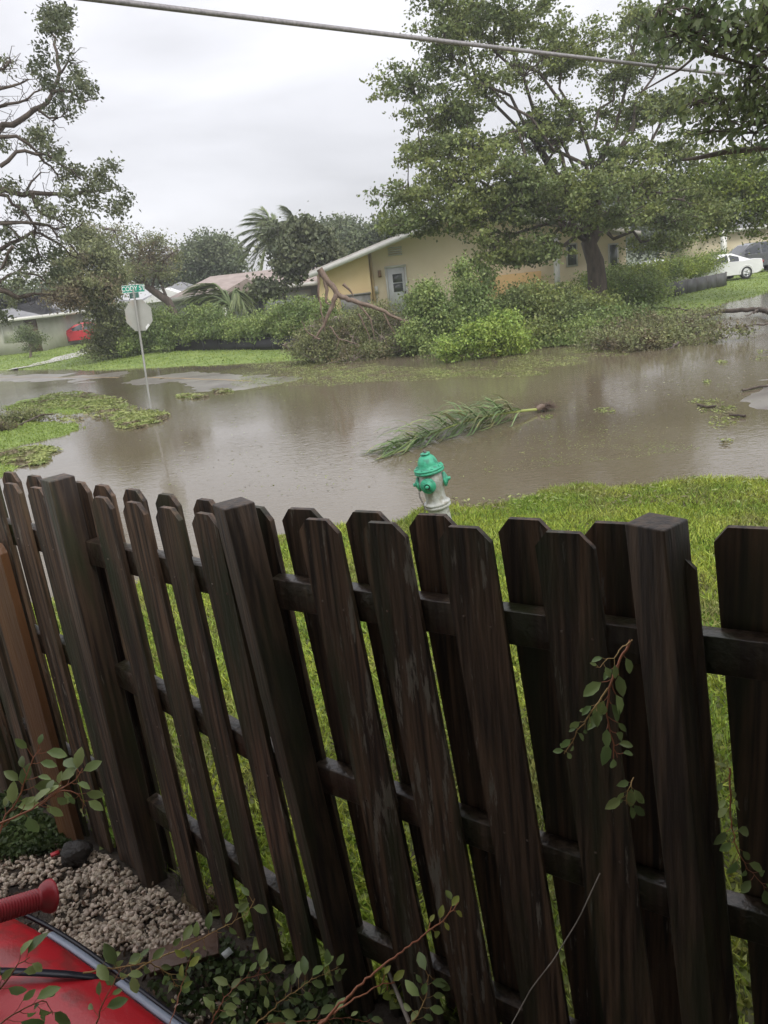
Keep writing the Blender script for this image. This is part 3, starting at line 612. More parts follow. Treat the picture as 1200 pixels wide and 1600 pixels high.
# right hand end: orange base wall and white column
g = G(); bx0, bz0 = on_wall(752, 452, YH-.3); bx1, _ = on_wall(846, 440, YH-.3); g.box(((bx0+bx1)/2, YH-.16, (bz0+.1)/2+.25), (bx1-bx0, .3, bz0+.4)); o = g.build('wall', M['stucco_orange'], hs); o['label'] = 'orange base wall right of the shrubs'
g = G(); kx, kz = on_wall(869, 400, YH-.6); g.box((kx, YH-.6, kz/2+.4), (.22, .22, kz+.8)); g.box((kx, YH-.6, kz+.85), (.34, .34, .1)); g.build('column', M['trim'], hs)
for px0, px1 in ((884, 902), (950, 966)):
    a, za = on_wall(px0, 392); b_, _ = on_wall(px1, 392); f = None
    g = G(); g.box(((a+b_)/2, YH-.02, za-.2), (b_-a, .05, 1.0)); f = g.build('window', M['trim'], hs); g = G(); g.box(((a+b_)/2, YH-.05, za-.2), (b_-a-.14, .03, .86)); g.build('pane', M['glass'], f)

# ------------------------------------------------------------------ other houses
M['roof_brown'] = pmat('roof_brown', (.27, .215, .19), (.35, .285, .255), scale=2, rough=.8, bump=.5, bscale=25)
M['roof_grey'] = pmat('roof_grey', (.16, .16, .165), (.22, .22, .225), scale=2, rough=.8, bump=.5, bscale=25)
M['roof_pale'] = pmat('roof_pale', (.17, .17, .175), (.23, .23, .235), scale=2, rough=.8, bump=.5, bscale=25)
M['wall_grey'] = pmat('wall_grey', (.36, .37, .37), (.42, .43, .43), scale=2, rough=.85)
M['wall_white'] = pmat('wall_white', (.62, .62, .60), (.70, .70, .68), scale=2, rough=.85)
M['wall_cream'] = pmat('wall_cream', (.48, .47, .40), (.54, .53, .46), scale=2, rough=.85)
M['garage_grey'] = pmat('garage_grey', (.20, .22, .23), (.25, .27, .28), scale=2, rough=.6)
def hip_house(name, label, px0, px1, y0, Y, depth, eave_z, ridge_z, wallm, roofm, hip=.35, ov=.5, yaw=0, ridge=None):
    a = atY(px0, y0, Y); b_ = atY(px1, y0, Y); w = b_[0]-a[0]; c = np.array([(a[0]+b_[0])/2, Y+depth/2, .1])
    t = thing(name, label, 'house', c, yaw)
    g = G(); g.box((0, 0, eave_z/2), (w, depth, eave_z)); g.build('wall', wallm, t, local=True)
    g = G(); W2, D2 = w/2+ov, depth/2+ov; r0 = ridge or (-(W2-D2*hip*2.2), W2-D2*hip*2.2); z0, z1 = eave_z, ridge_z
    V = [(-W2, -D2, z0), (W2, -D2, z0), (W2, D2, z0), (-W2, D2, z0), (r0[0], 0, z1), (r0[1], 0, z1)]
    V2 = [(x, y, z-.14) for x, y, z in V[:4]]
    g.add(V+V2, [[0, 1, 5, 4], [2, 3, 4, 5]]); g.add(V+V2, [[1, 2, 5], [3, 0, 4]]); g.add(V+V2, [[6, 7, 1, 0], [7, 8, 2, 1], [8, 9, 3, 2], [9, 6, 0, 3], [9, 8, 7, 6]])
    rf = g.build('roof', roofm, t, local=True)
    g = G(); g.box((0, -D2-.03, z0-.08), (2*W2, .05, .2)); g.box((-W2-.03, 0, z0-.08), (.05, 2*D2, .2)); g.box((W2+.03, 0, z0-.08), (.05, 2*D2, .2)); g.build('gutter', M['trim'], rf, local=True)
    return t, w, depth
def win(t, x, z, w, h, D, frame_m=None, pane_m=None, name='window'):
    g = G(); g.box((x, -D/2-.03, z), (w, .08, h)); f = g.build(name, frame_m or M['trim'], t, local=True)
    g = G()
    for k in (-1, 1): g.box((x+k*w*.24, -D/2-.08, z), (w*.42, .03, h*.84))
    g.build('pane', pane_m or M['glass'], f, local=True)
# brown roofed grey house
tb, wb, db = hip_house('house', 'grey house with a long brown shingle roof behind the hedge', 282, 520, 462, 44, 9, 2.45, 3.45, M['wall_grey'], M['roof_brown'], hip=.14, ov=.6)
g = G(); g.box((-wb/2+.75, -db/2-.03, 1.1), (1.2, .08, 2.0)); g.build('garage_door', M['garage_grey'], tb, local=True)
win(tb, -.3, 1.35, 1.3, 1.1, db); win(tb, wb/2-2.0, 1.6, 1.7, 1.0, db, pane_m=M['white_paint'])
g = G(); g.box((wb/2-2.2, -db/2-1.6, .85), (2.6, .08, 1.7)); g.build('side_wall', M['wall_grey'], tb, local=True)
g = G(); gx = 0.0; g.prism([(-1.9, 2.3), (1.2, 2.3), (-.2, 3.0)], 2.2, lambda a, b_, t: (a, -db/2-1.7+t, b_)); g.build('porch_gable', M['roof_brown'], tb, local=True)
for x in (-1.6, .9):
    g = G(); g.box((x, -db/2-1.5, 1.15), (.14, .14, 2.3)); g.build('porch_post', M['trim'], tb, local=True)
# white house
tw, ww, dw = hip_house('house', 'white house with grey gable roof between the leaning tree and the hedge', 226, 300, 455, 50, 8, 2.5, 3.5, M['wall_white'], M['roof_grey'], hip=.2, ov=.5)
win(tw, -.2, 1.3, 1.3, 1.0, dw)
g = G(); g.prism([(-1.6, 2.35), (1.7, 2.35), (.05, 3.1)], 2.0, lambda a, b_, t: (a, -dw/2-1.4+t, b_)); g.build('front_gable', M['wall_white'], tw, local=True)
# far left house: low grey roof, cream walls, dark bay
tl, wl, dl = hip_house('house', 'low grey roofed house at the left edge behind the small shrub', -70, 60, 505, 52, 10, 2.35, 3.7, M['wall_cream'], M['roof_pale'], hip=.5, ov=.6)
win(tl, 1.0, 1.5, 1.6, 1.2, dl, pane_m=M['wall_cream']); g = G(); g.box((wl/2-.5, -dl/2-.03, 1.1), (.8, .08, 2.1)); g.build('door', pmat('door_br', (.12, .08, .05), rough=.6), tl, local=True)
g = G(); g.box((wl/2-1.2, -dl/2-.1, 1.7), (.14, .14, .3)); g.build('wall_lamp', M['dark_metal'], tl, local=True)
t2, w2, d2 = hip_house('house', 'cream garage wing with white walls behind the red car', 46, 150, 500, 60, 9, 2.7, 4.0, M['wall_white'], M['roof_pale'], hip=.5)
g = G(); g.box((-1.6, -d2/2-.05, .6), (3.2, .1, 1.2)); g.build('base_wall', M['grey_box'], t2, local=True)
# porch behind the parked cars on the right
tr_, wr_, dr_ = hip_house('house', 'shaded house porch behind the white coupe at the right edge', 1105, 1330, 385, 56, 9, 2.8, 4.4, M['stucco_pale'], M['roof_grey'], hip=.5)
g = G(); g.box((-wr_/2+.6, -dr_/2-1.2, 1.4), (.3, .3, 2.8)); g.build('porch_post', M['trim'], tr_, local=True)
win(tr_, 0, 1.5, 1.6, 1.2, dr_)

# ------------------------------------------------------------------ cars
M['rubber'] = pmat('rubber', (.015, .015, .015), (.03, .03, .03), scale=10, rough=.7)
M['alloy'] = pmat('alloy', (.45, .46, .47), (.55, .56, .57), scale=10, rough=.3, metal=.7)
M['car_glass'] = pmat('car_glass', (.02, .025, .03), (.05, .055, .06), scale=1, rough=.06, spec=.9)
M['lamp_red'] = pmat('lamp_red', (.25, .02, .02), rough=.2)
M['lamp_clear'] = pmat('lamp_clear', (.6, .6, .6), rough=.15)
def paint(n_, c): return pmat(n_, c, tuple(v*.93 for v in c), scale=2, rough=.22, coat=.6)
def car(label, loc, rz, pm, Ln=4.6, Wd=1.8, kind='coupe'):
    t = thing('parked_car', label, 'car', loc, rz)
    x = Ln/2
    if kind == 'coupe':
        body = [(-x, .35), (-x+.02, .62), (-x+.25, .74), (-x+1.35, .90), (x-1.1, .96), (x-.45, 1.0), (x-.08, .96), (x-.03, .80), (x, .55), (x-.08, .33), (x-.3, .24), (-x+.2, .22)]
        cab = [(-x+1.3, .90), (-x+2.0, 1.30), (-x+2.5, 1.38), (-x+3.0, 1.37), (x-.75, .985), (x-.9, .9)]; rows = [(-x+1.62, -x+2.75), (-x+2.85, -x+3.35)]
    elif kind == 'suv':
        body = [(-x, .45), (-x, .85), (-x+.3, 1.02), (-x+1.1, 1.10), (x-.2, 1.12), (x, 1.0), (x, .5), (x-.2, .38), (-x+.2, .38)]
        cab = [(-x+.95, 1.08), (-x+1.75, 1.66), (-x+2.2, 1.74), (x-.5, 1.74), (x-.1, 1.1)]; rows = [(-x+1.45, -x+2.35), (-x+2.45, -x+3.35), (-x+3.45, x-.35)]
    else:
        body = [(-x, .35), (-x, .62), (-x+.3, .76), (-x+1.15, .88), (x-.9, .93), (x-.15, .90), (x, .6), (x-.1, .33), (x-.3, .25), (-x+.2, .25)]
        cab = [(-x+1.0, .87), (-x+1.8, 1.32), (-x+2.3, 1.42), (-x+3.0, 1.41), (x-.65, .93)]; rows = [(-x+1.5, -x+2.3), (-x+2.4, -x+3.15)]
    def loft(poly, ys, ins, g):
        c = np.mean(np.array(poly), 0); n_ = len(poly); V = []
        for y_, k in zip(ys, ins):
            for (a, b_) in poly: V.append((c[0]+(a-c[0])*k, y_, c[1]+(b_-c[1])*k))
        Fc = [[j*n_+i, j*n_+(i+1) % n_, (j+1)*n_+(i+1) % n_, (j+1)*n_+i] for j in range(len(ys)-1) for i in range(n_)]
        g.add(V, Fc); g.add(V[:n_], [list(range(n_))[::-1]]); g.add(V[-n_:], [list(range(n_))])
    h = Wd/2; g = G(); loft(body, [-h, -h+.07, -h*.5, h*.5, h-.07, h], [.94, .985, 1, 1, .985, .94], g); bo = g.build('body', pm, t, local=True, bevel=.03)
    g = G(); n_ = len(cab); V = []; zb_ = cab[0][1]; zt = max(b_ for a, b_ in cab)
    for s in (-1, 1):
        for a, b_ in cab: V.append((a, s*(h-.08-(b_-zb_)/(zt-zb_)*.22), b_))
    g.add(V, [[i, (i+1) % n_, n_+(i+1) % n_, n_+i] for i in range(n_)]); g.add(V[:n_], [list(range(n_))[::-1]]); g.add(V[n_:], [list(range(n_))]); g.build('cabin', pm, t, local=True, bevel=.02)
    def ztop(a):
        return np.interp(a, [p[0] for p in cab], [p[1] for p in cab])
    for s in (-1, 1):
        for a0, a1 in rows:
            g = G(); q = []
            for a, top in ((a0, 0), (a1, 0), (a1, 1), (a0, 1)):
                z = zb_+.05 if not top else max(ztop(a)-.07, zb_+.1); q.append((a, s*(h-.08-(z-zb_)/(zt-zb_)*.22+.006), z))
            g.add(q, [[0, 1, 2, 3]]); g.build('side_window', M['car_glass'], t, local=True)
    i1, i2 = (0, 1); A, B_ = cab[0], cab[1]
    def screen(A, B_, nm):
        A = np.array(A); B_ = np.array(B_); d = B_-A; nn = np.array([-d[1], d[0]]); nn = nn/np.linalg.norm(nn)*.006*(1 if nm == 'windscreen' else 1)
        if nn[1] < 0: nn = -nn
        g = G(); a = A+d*.1+nn; b2 = B_-d*.06+nn; w0 = h-.18; w1 = h-.36; g.add([(a[0], -w0, a[1]), (a[0], w0, a[1]), (b2[0], w1, b2[1]), (b2[0], -w1, b2[1])], [[0, 1, 2, 3]]); g.build(nm, M['car_glass'], t, local=True)
    screen(cab[0], cab[1], 'windscreen'); screen(cab[-2] if kind == 'coupe' else cab[-1], cab[-3] if kind == 'coupe' else cab[-2], 'rear_window')
    R = .33 if kind != 'suv' else .38
    for sx_ in (-x+.92, x-.98):
        for s in (-1, 1):
            g = G(); g.lathe([(.0, -.1), (R*.9, -.1), (R, -.07), (R, .07), (R*.9, .1), (R*.66, .1), (R*.62, .06), (0, .06)], 24, (sx_, s*(h-.09), R), rotm('X', rad(-90) if s > 0 else rad(90))); w_ = g.build('wheel', M['rubber'], t, local=True)
            g = G()
            for k in range(5): 
                a = k*2*math.pi/5; g.box((sx_+math.cos(a)*R*.34, s*(h-.01), R+math.sin(a)*R*.34), (R*.6, .03, .06), rotm('Y', -a))
            g.lathe([(R*.56, -.015), (R*.66, -.015), (R*.66, .02), (R*.56, .02), (R*.56, -.015)], 24, (sx_, s*(h-.012), R), rotm('X', rad(90))); g.build('rim', M['alloy'], w_, local=True)
            g = G(); g.tube([(sx_+math.cos(a)*(R+.05), s*(h-.02), R+math.sin(a)*(R+.05)) for a in np.linspace(-.25, math.pi+.25, 14)], .035, 5); g.build('wheel_arch', pm if kind == 'coupe' else M['rubber'], bo, local=True)
    for s in (-1, 1):
        g = G(); g.box((x-.05, s*(h-.28), body[4][1]-.16), (.12, .4, .14)); g.build('tail_light', M['lamp_red'], t, local=True)
        g = G(); g.box((-x+.1, s*(h-.3), .66), (.16, .34, .12)); g.build('headlight', M['lamp_clear'], t, local=True)
        g = G(); g.box((cab[0][0]+.55, s*(h+.06), zb_+.1), (.12, .18, .12)); g.build('wing_mirror', pm, t, local=True)
    g = G(); g.box((x-.02, 0, .45), (.1, Wd*.86, .12)); g.box((-x+.02, 0, .42), (.1, Wd*.86, .14)); g.build('bumper', M['dark_metal'] if kind == 'suv' else pm, t, local=True)
    return t
zc_ = .22
cw = at(1150, 436, zc_); car('white two door coupe parked at the right edge beyond the grass strip', (cw[0]-1.3, 43.0, zc_), rad(4), paint('paint_white', (.78, .78, .78)), 4.7, 1.85, 'coupe')
p = atY(1150, 400, 47.5); car('dark grey sport utility vehicle behind the white coupe', (p[0]+1.4, 48.2, zc_), rad(3), paint('paint_graphite', (.08, .085, .09)), 4.8, 1.9, 'suv')
p = atY(1012, 400, 45); car('pale car mostly hidden behind the low clipped hedge', (p[0]+.6, 46.5, zc_), rad(6), paint('paint_silver', (.6, .61, .62)), 4.5, 1.8, 'sedan')
p = atY(106, 530, 58); car('red car parked in the driveway beside the big roadside bush', (p[0]+1.35, 57.5, zc_), rad(14), paint('paint_red', (.50, .02, .03)), 4.4, 1.8, 'sedan')
p = atY(96, 525, 62); car('dark car whose nose shows behind the red car', (p[0]+1.4, 62.5, zc_), rad(12), paint('paint_dark', (.04, .045, .055)), 4.5, 1.8, 'sedan')
# ------------------------------------------------------------------ low dark panel fence on the right
M['panel'] = pmat('panel', (.055, .055, .053), (.09, .09, .085), scale=3, rough=.6)
a = at(975, 480, .2)[:2]; b_ = at(1134, 446, .2)[:2]; pf = thing('panel_fence', 'low dark grey panel fence under the clipped hedge at the right', 'fence', (a[0], a[1], .1))
k = 9; d = (b_-a)/np.linalg.norm(b_-a); rz = math.atan2(d[1], d[0]); R = rotm('Z', rz); ln = np.linalg.norm(b_-a)
for i in range(k):
    c = a+d*ln*(i+.5)/k; g = G(); g.box((c[0], c[1], .5), (ln/k-.05, .05, .62), R); g.build('panel', M['panel'], pf)
for i in range(k+1):
    c = a+d*ln*i/k; g = G(); g.box((c[0], c[1], .5), (.05, .07, .68), R); g.build('post', M['dark_metal'], pf)
# ------------------------------------------------------------------ trees and hedges
g0 = .15
def T(name, label, cat, base, **k):
    t = thing(name, label, cat, (base[0], base[1], base[2] if len(base) > 2 else g0), group=k.pop('group', None)); return t
# the big tree
B0 = atY(934, 462, 29.5); B0[2] = .2
tb_ = T('shade_tree', 'big wind blown shade tree with layered crown and dark trunk before the yellow house', 'tree', B0)
lb = [lobe(*q) for q in [
    (640, 135, 29, 60, 34, 1.2), (700, 75, 29.5, 55, 45, 1.6), (730, 20, 30, 60, 35, 1.8), (690, -10, 30, 50, 25, 1.6), (800, 40, 30, 80, 45, 2.4), (880, 85, 30, 80, 45, 2.6), (760, 130, 29, 75, 38, 2.2),
    (700, 180, 29, 75, 33, 1.8), (660, 235, 28.5, 55, 26, 1.5), (740, 235, 28, 85, 35, 2.2), (640, 300, 28, 55, 24, 1.6), (700, 285, 27.5, 80, 35, 2.2), (680, 340, 27.5, 90, 32, 2.0), (770, 330, 27, 85, 50, 2.2),
    (820, 280, 26.8, 70, 45, 2.0), (830, 390, 27, 75, 38, 1.8), (780, 395, 26.8, 50, 30, 1.4), (860, 200, 30, 70, 40, 2.5), (880, 310, 26.8, 70, 45, 1.8), (930, 290, 27, 70, 45, 2.0), (965, 335, 27, 65, 30, 1.8),
    (970, 240, 29.5, 60, 42, 2.2), (1000, 170, 31, 55, 30, 2.4), (960, 120, 31, 50, 30, 2.2), (1010, 300, 28, 55, 50, 2.0), (1035, 75, 31, 45, 32, 2), (1060, 160, 31, 45, 32, 2), (1055, 235, 30.5, 45, 32, 2), (1000, 30, 31, 40, 26, 2), (1040, 345, 28.5, 60, 38, 1.8), (1090, 330, 30, 55, 40, 1.8), (640, 350, 28, 40, 14, 1.0), (1040, 378, 28.5, 60, 20, 1.2)]]
fork = atY(925, 300, 29.5)
lb = [(a_, b_, c_, d_, e_, f_*.84) for a_, b_, c_, d_, e_, f_ in lb]
plant(tb_, lb, 1850, 50, .20, .125, M['leaf_big'], M['bark'], B0, fork, r0=.34, twigs=.45, wind=(-.25, 0, .1), flat=.45, limb_r=.2, aspect=.62)
# golden-green tree on the right
B1 = atY(1222, 440, 33); B1[2] = .2
t = T('roadside_tree', 'yellow green tree reaching in from the right over the parked coupe', 'tree', B1)
lb = [lobe(*q) for q in [(1060, 290, 32, 55, 30, 1.4), (1110, 300, 31.5, 60, 40, 1.6), (1170, 290, 31, 60, 45, 1.6), (1215, 330, 31, 45, 50, 1.6), (1120, 345, 31.5, 60, 25, 1.4), (1140, 250, 32, 40, 22, 1.4), (1250, 260, 32, 60, 60, 2)]]
plant(t, lb, 560, 42, .25, .14, M['leaf_gold'], M['bark'], B1, atY(1220, 290, 33), r0=.16, twigs=.3, wind=(-.2, 0, 0), flat=.6)
# near foliage hanging in at the top right
B2 = np.array([8.6, 8.2, .1]); t = T('overhanging_tree', 'dark near foliage hanging in at the top right corner with a bare limb', 'tree', B2)
lb = [lobe(*q) for q in [(1090, 20, 8.4, 75, 26, .4), (1140, 65, 8.6, 70, 30, .4), (1190, 25, 8.4, 50, 50, .5), (1175, 120, 8.8, 40, 45, .5), (1060, 55, 8.6, 45, 18, .3), (1150, 170, 9.2, 55, 32, .5), (1205, 190, 9, 40, 60, .5), (1085, 160, 9.4, 40, 24, .3), (1110, 205, 9.6, 45, 22, .3), (1030, 10, 8.4, 30, 12, .2), (1260, 60, 8.8, 60, 80, .6)]]
plant(t, lb, 400, 9, .16, .09, M['leaf_dark'], M['bark'], B2, atY(1400, 150, 8.8), r0=.14, twigs=.9, wind=(-.3, 0, -.2), droop=.7, aspect=.5, limbs=False, limb_r=.1)
g = G(); P = [atY(*q) for q in [(1420, 190, 9.2), (1300, 205, 9.4), (1190, 232, 9.6), (1130, 238, 9.7), (1095, 246, 9.8), (1066, 250, 9.9)]]; g.tube(P, [.09, .06, .036, .032, .026, .012], 7)
P = [atY(*q) for q in [(1300, 180, 9.1), (1200, 120, 9), (1100, 130, 9), (1020, 180, 9), (960, 250, 9)]]; 
g.tube([atY(*q) for q in [(1260, 60, 9), (1180, 90, 9), (1120, 60, 9), (1060, 110, 9.2), (990, 150, 9.4)]], [.04, .03, .02, .013, .006], 5)
g.build('limb', M['bark'], t, smooth=True)
# the broken tree on the left: bare crooked limbs with clumps of leaves
B3 = np.array([-15.5, 20.5, .1]); t = T('storm_torn_tree', 'half stripped tree reaching in from the left with crooked bare limbs', 'tree', B3)
g = G(); nodes = []
Yt = 20
trunkp = [B3, B3+np.array([.2, 0, 2.5]), B3+np.array([0, 0, 5]), B3+np.array([.4, .2, 7.5]), B3+np.array([.6, .2, 9.5])]
g.tube(trunkp, [.5, .4, .34, .26, .2], 10)
LIMBS = [[(-60, 250), (0, 203), (35, 187), (60, 172), (80, 150), (92, 118), (90, 80), (78, 45), (65, 5)],
         [(80, 145), (100, 142), (120, 148), (138, 160)], [(-60, 150), (0, 138), (30, 128), (52, 122)], [(-60, 170), (0, 165), (40, 155), (66, 140)],
         [(-60, 240), (0, 208), (40, 222), (70, 250), (95, 280)], [(-60, 300), (0, 297), (40, 302), (90, 302), (140, 303), (165, 298), (190, 288)],
         [(-60, 320), (0, 300), (50, 345), (60, 400), (20, 430)], [(0, 260), (30, 240), (60, 235), (85, 245), (110, 265), (130, 285)],
         [(-60, 420), (0, 392), (30, 372), (60, 360), (85, 375), (110, 395), (132, 410)], [(-60, 440), (0, 440), (30, 425), (60, 430), (90, 450)],
         [(-60, 470), (0, 452), (18, 462), (35, 462), (60, 460), (95, 462)], [(0, 350), (40, 345), (80, 355), (105, 380), (125, 400)], [(50, 300), (60, 330), (90, 345), (115, 360)],
         [(-60, 350), (0, 345), (35, 350), (70, 352), (105, 360), (130, 350)], [(60, 172), (90, 185), (80, 190)], [(92, 118), (105, 105), (110, 75)],
         [(-40, 90), (0, 115), (20, 100), (14, 88)], [(40, 302), (55, 280), (70, 262)], [(20, 385), (0, 420), (-20, 450)], [(30, 372), (10, 355), (-10, 340)]]
for i, Lm in enumerate(LIMBS):
    Y = Yt+RNG.uniform(-1.2, 1.2)+(0 if i else .5); P = np.array([atY(x, y, Y+(.2*k)) for k, (x, y) in enumerate(Lm)]); P = resample(P, .22); P[1:-1] += RNG.normal(size=P[1:-1].shape)*.03
    r0 = [.10, .05, .06, .06, .07, .09, .06, .05, .08, .06, .12, .04, .05, .06, .03, .03, .04, .03, .04, .04][i]; g.tube(P, np.linspace(r0, .018, len(P)), 6); nodes += list(P[2:])
    if Lm[0][0] <= -40: g.tube(wob(trunkp[2] if Lm[0][1] > 250 else trunkp[4], P[0], 5, .03), np.linspace(.16, r0, 5), 7)
nodes = np.array(nodes)
for k in range(520):
    p = nodes[RNG.integers(len(nodes))]; d = unit(1)[0]*np.array([1, .6, .8])+np.array([.35, 0, .1]); g.tube(wob(p, p+d*RNG.uniform(.2, .6), 4, .14), [.012, .009, .007, .004], 3, cap=False)
g.build('trunk', M['bark'], t, smooth=True)
CL = [(88, 40, 22, 30), (75, 30, 12, 12), (95, 25, 14, 16), (68, 45, 8, 10), (72, 75, 12, 8), (100, 90, 8, 10), (105, 70, 9, 6), (50, 105, 12, 12), (72, 120, 14, 18), (62, 100, 8, 10), (92, 128, 12, 9), (125, 130, 14, 18), (140, 145, 12, 12), (122, 160, 10, 8), (92, 160, 13, 13), (108, 178, 8, 10), (118, 115, 8, 6), (80, 175, 6, 5),
      (60, 218, 22, 14), (40, 212, 12, 8), (80, 238, 16, 14), (95, 255, 10, 10), (105, 275, 14, 14), (122, 265, 12, 12), (65, 200, 8, 6), (160, 275, 18, 18), (172, 262, 14, 10), (148, 285, 12, 12), (195, 305, 12, 14), (182, 325, 14, 12), (178, 335, 10, 8), (150, 318, 14, 12), (135, 300, 12, 10), (112, 315, 14, 14), (100, 295, 10, 10), (125, 335, 12, 10),
      (20, 290, 14, 10), (70, 325, 14, 10), (55, 310, 10, 8), (25, 330, 16, 10), (45, 380, 12, 10), (75, 335, 12, 10), (100, 340, 10, 8), (15, 365, 14, 10), (40, 395, 16, 12), (85, 390, 18, 12), (108, 372, 12, 14), (60, 410, 20, 10), (30, 430, 18, 10), (80, 432, 20, 12), (10, 410, 14, 10), (35, 445, 14, 8), (95, 420, 14, 10), (8, 100, 9, 8), (18, 470, 18, 10), (0, 490, 16, 10), (7, 230, 8, 6)]
C = [];
for (x, y, rx, ry) in CL:
    Y = Yt+RNG.uniform(-1, 1.2); m_ = max(3, int(rx*ry/26))
    for k in range(m_): 
        a = RNG.uniform(0, 6.28); r = RNG.uniform(0, 1)**.6; C.append(atY(x+rx*r*math.cos(a), y+ry*r*math.sin(a), Y+RNG.normal()*.25))
C = np.array(C); P = (C[:, None]+RNG.normal(size=(len(C), 28, 3))*np.array([.10, .10, .08])).reshape(-1, 3); g = G(); g.quads(leaves(P, .10, .5, .5, (.5, 0, -.1))); g.build('crown', M['leaf_grey'], t)

# brownish drooping bush-tree behind the sign
Bb = at(152, 552, .15); Yb = Bb[1]-1.2
t = T('roadside_bush', 'tall bushy brown tinged tree behind the street sign left of the driveway', 'tree', Bb)
lb = [lobe(*q, ) for q in [(150, 400, 37, 30, 30, 1.4), (110, 425, 36, 26, 30, 1.3), (175, 440, 37, 28, 28, 1.4), (145, 455, 36, 40, 32, 1.5), (100, 462, 35, 22, 24, 1.2), (170, 500, 37, 32, 34, 1.5), (180, 530, 38, 28, 24, 1.3), (160, 540, 37, 26, 16, 1.2), (128, 368, 38, 18, 14, 1.0)]]
plant(t, lb, 800, 40, .22, .13, M['leaf_brown'], M['bark'], Bb, atY(150, 440, 38), r0=.14, twigs=.25, wind=(.1, 0, -.2), zmin=.15)
# low green shrubs continuing to the hedge
t = T('shrub', 'low rounded green shrub between the street sign and the hedge', 'shrub', at(240, 540, .15))
plant(t, [lobe(*q) for q in [(225, 520, 37, 26, 26, 1.2), (250, 505, 37, 24, 26, 1.2), (205, 540, 37, 22, 14, 1.0), (262, 525, 36.5, 18, 20, 1)]], 330, 40, .22, .11, M['leaf_hedge'], M['bark'], zmin=.12, twigs=.15)
# leaning sparse tree
Bl = at(276, 505, .2); Bl = atY(274, 490, 42); Bl[2] = .2
t = T('leaning_tree', 'sparse leaning tree bent left over the street sign with pale branches', 'tree', Bl)
lb = [lobe(*q) for q in [(160, 370, 42, 30, 18, 1), (195, 362, 42, 30, 14, 1), (215, 385, 42, 34, 20, 1.2), (245, 380, 42, 26, 18, 1.2), (180, 395, 42, 34, 18, 1.2), (240, 410, 42, 30, 20, 1.2), (270, 400, 43, 16, 16, 1), (205, 425, 41, 40, 16, 1.2), (262, 430, 42, 22, 14, 1), (130, 355, 42, 16, 8, .6)]]
g = G(); nd = []
tp = [atY(*q) for q in [(276, 500, 42), (262, 470, 42), (240, 455, 42), (225, 445, 42), (214, 420, 42), (205, 395, 42)]]; g.tube(tp, [.24, .22, .18, .14, .09, .05], 8)
for Lm in [[(240, 455), (243, 425), (232, 400), (240, 375)], [(225, 445), (200, 430), (180, 400), (160, 375)], [(262, 470), (245, 430), (262, 405), (275, 390)], [(214, 420), (190, 380), (175, 360)], [(232, 450), (215, 415), (222, 385), (205, 360)]]:
    P = resample([atY(x, y, 42) for x, y in Lm], .3); P += RNG.normal(size=P.shape)*.05; g.tube(P, np.linspace(.09, .02, len(P)), 6); nd += list(P)
g.build('trunk', M['bark'], t, smooth=True)
plant(t, lb, 420, 20, .22, .11, M['leaf_brown'], M['bark_pale'], twigs=.9, extra_pts=nd, wind=(.2, 0, 0), trunk='limbs')
# background trees
def bgtree(label, lobes_px, n_, per, rc, leaf, mat, bx, by, Y, r0=.25, **kw):
    B = atY(bx, by, Y); B[2] = .2; t = T('background_tree', label, 'tree', B, group='trees behind the houses')
    cz = np.mean([l_[1] for l_ in lobes_px]); plant(t, [lobe(*q) for q in lobes_px], n_, per, rc, leaf, mat, M['bark'], B, atY(np.mean([l_[0] for l_ in lobes_px]), cz+8, Y), r0=r0, twigs=.12, **kw); return t
bgtree('rounded dark tree standing just left of the wind bent palm', [(320, 395, 62, 32, 26, 2), (345, 390, 62, 26, 20, 2), (300, 410, 62, 26, 18, 2), (330, 418, 62, 40, 18, 2), (365, 410, 62, 20, 22, 2)], 500, 30, .45, .24, M['leaf_far'], 325, 470, 62)
bgtree('dark tree mass behind the white house', [(275, 425, 66, 30, 14, 2), (250, 430, 66, 30, 18, 2), (225, 415, 66, 25, 18, 2), (300, 432, 66, 30, 12, 2)], 350, 30, .45, .24, M['leaf_far'], 262, 480, 66)
bgtree('broad tree behind the yellow house roof', [(590, 365, 55, 30, 20, 2), (560, 375, 55, 30, 18, 2), (605, 390, 55, 30, 16, 2), (625, 360, 55, 26, 22, 2)], 430, 30, .42, .22, M['leaf_far'], 580, 470, 55)
bgtree('open topped tree between the palm and the yellow roof', [(520, 365, 60, 26, 20, 2), (545, 360, 60, 18, 20, 2), (500, 380, 60, 26, 18, 2), (530, 390, 60, 30, 14, 2)], 400, 30, .4, .22, M['leaf_far'], 525, 470, 60)
bgtree('light green tree line behind the left edge house', [(30, 470, 75, 50, 14, 3), (80, 455, 75, 45, 20, 3), (-20, 480, 75, 40, 14, 3), (120, 460, 75, 30, 22, 3)], 420, 30, .5, .26, M['leaf_far'], 40, 500, 75)
bgtree('dark low tree by the left edge behind the grey roof', [(10, 462, 66, 40, 16, 2), (-30, 460, 66, 30, 20, 2)], 200, 30, .5, .26, M['leaf_dark'], 0, 500, 66)
bgtree('tall tree behind the right hand hedge and cars', [(1010, 370, 62, 50, 36, 3), (1075, 360, 62, 50, 36, 3), (1130, 340, 64, 60, 40, 3), (1200, 330, 64, 60, 40, 3), (1260, 330, 64, 60, 50, 3)], 620, 30, .6, .28, M['leaf_far'], 1060, 440, 63)
bgtree('dark tree rising behind the yellow house on the right', [(720, 345, 60, 60, 30, 3), (800, 330, 60, 60, 40, 3), (880, 330, 60, 60, 50, 3), (950, 340, 60, 50, 50, 3)], 620, 30, .6, .28, M['leaf_far'], 830, 440, 60)
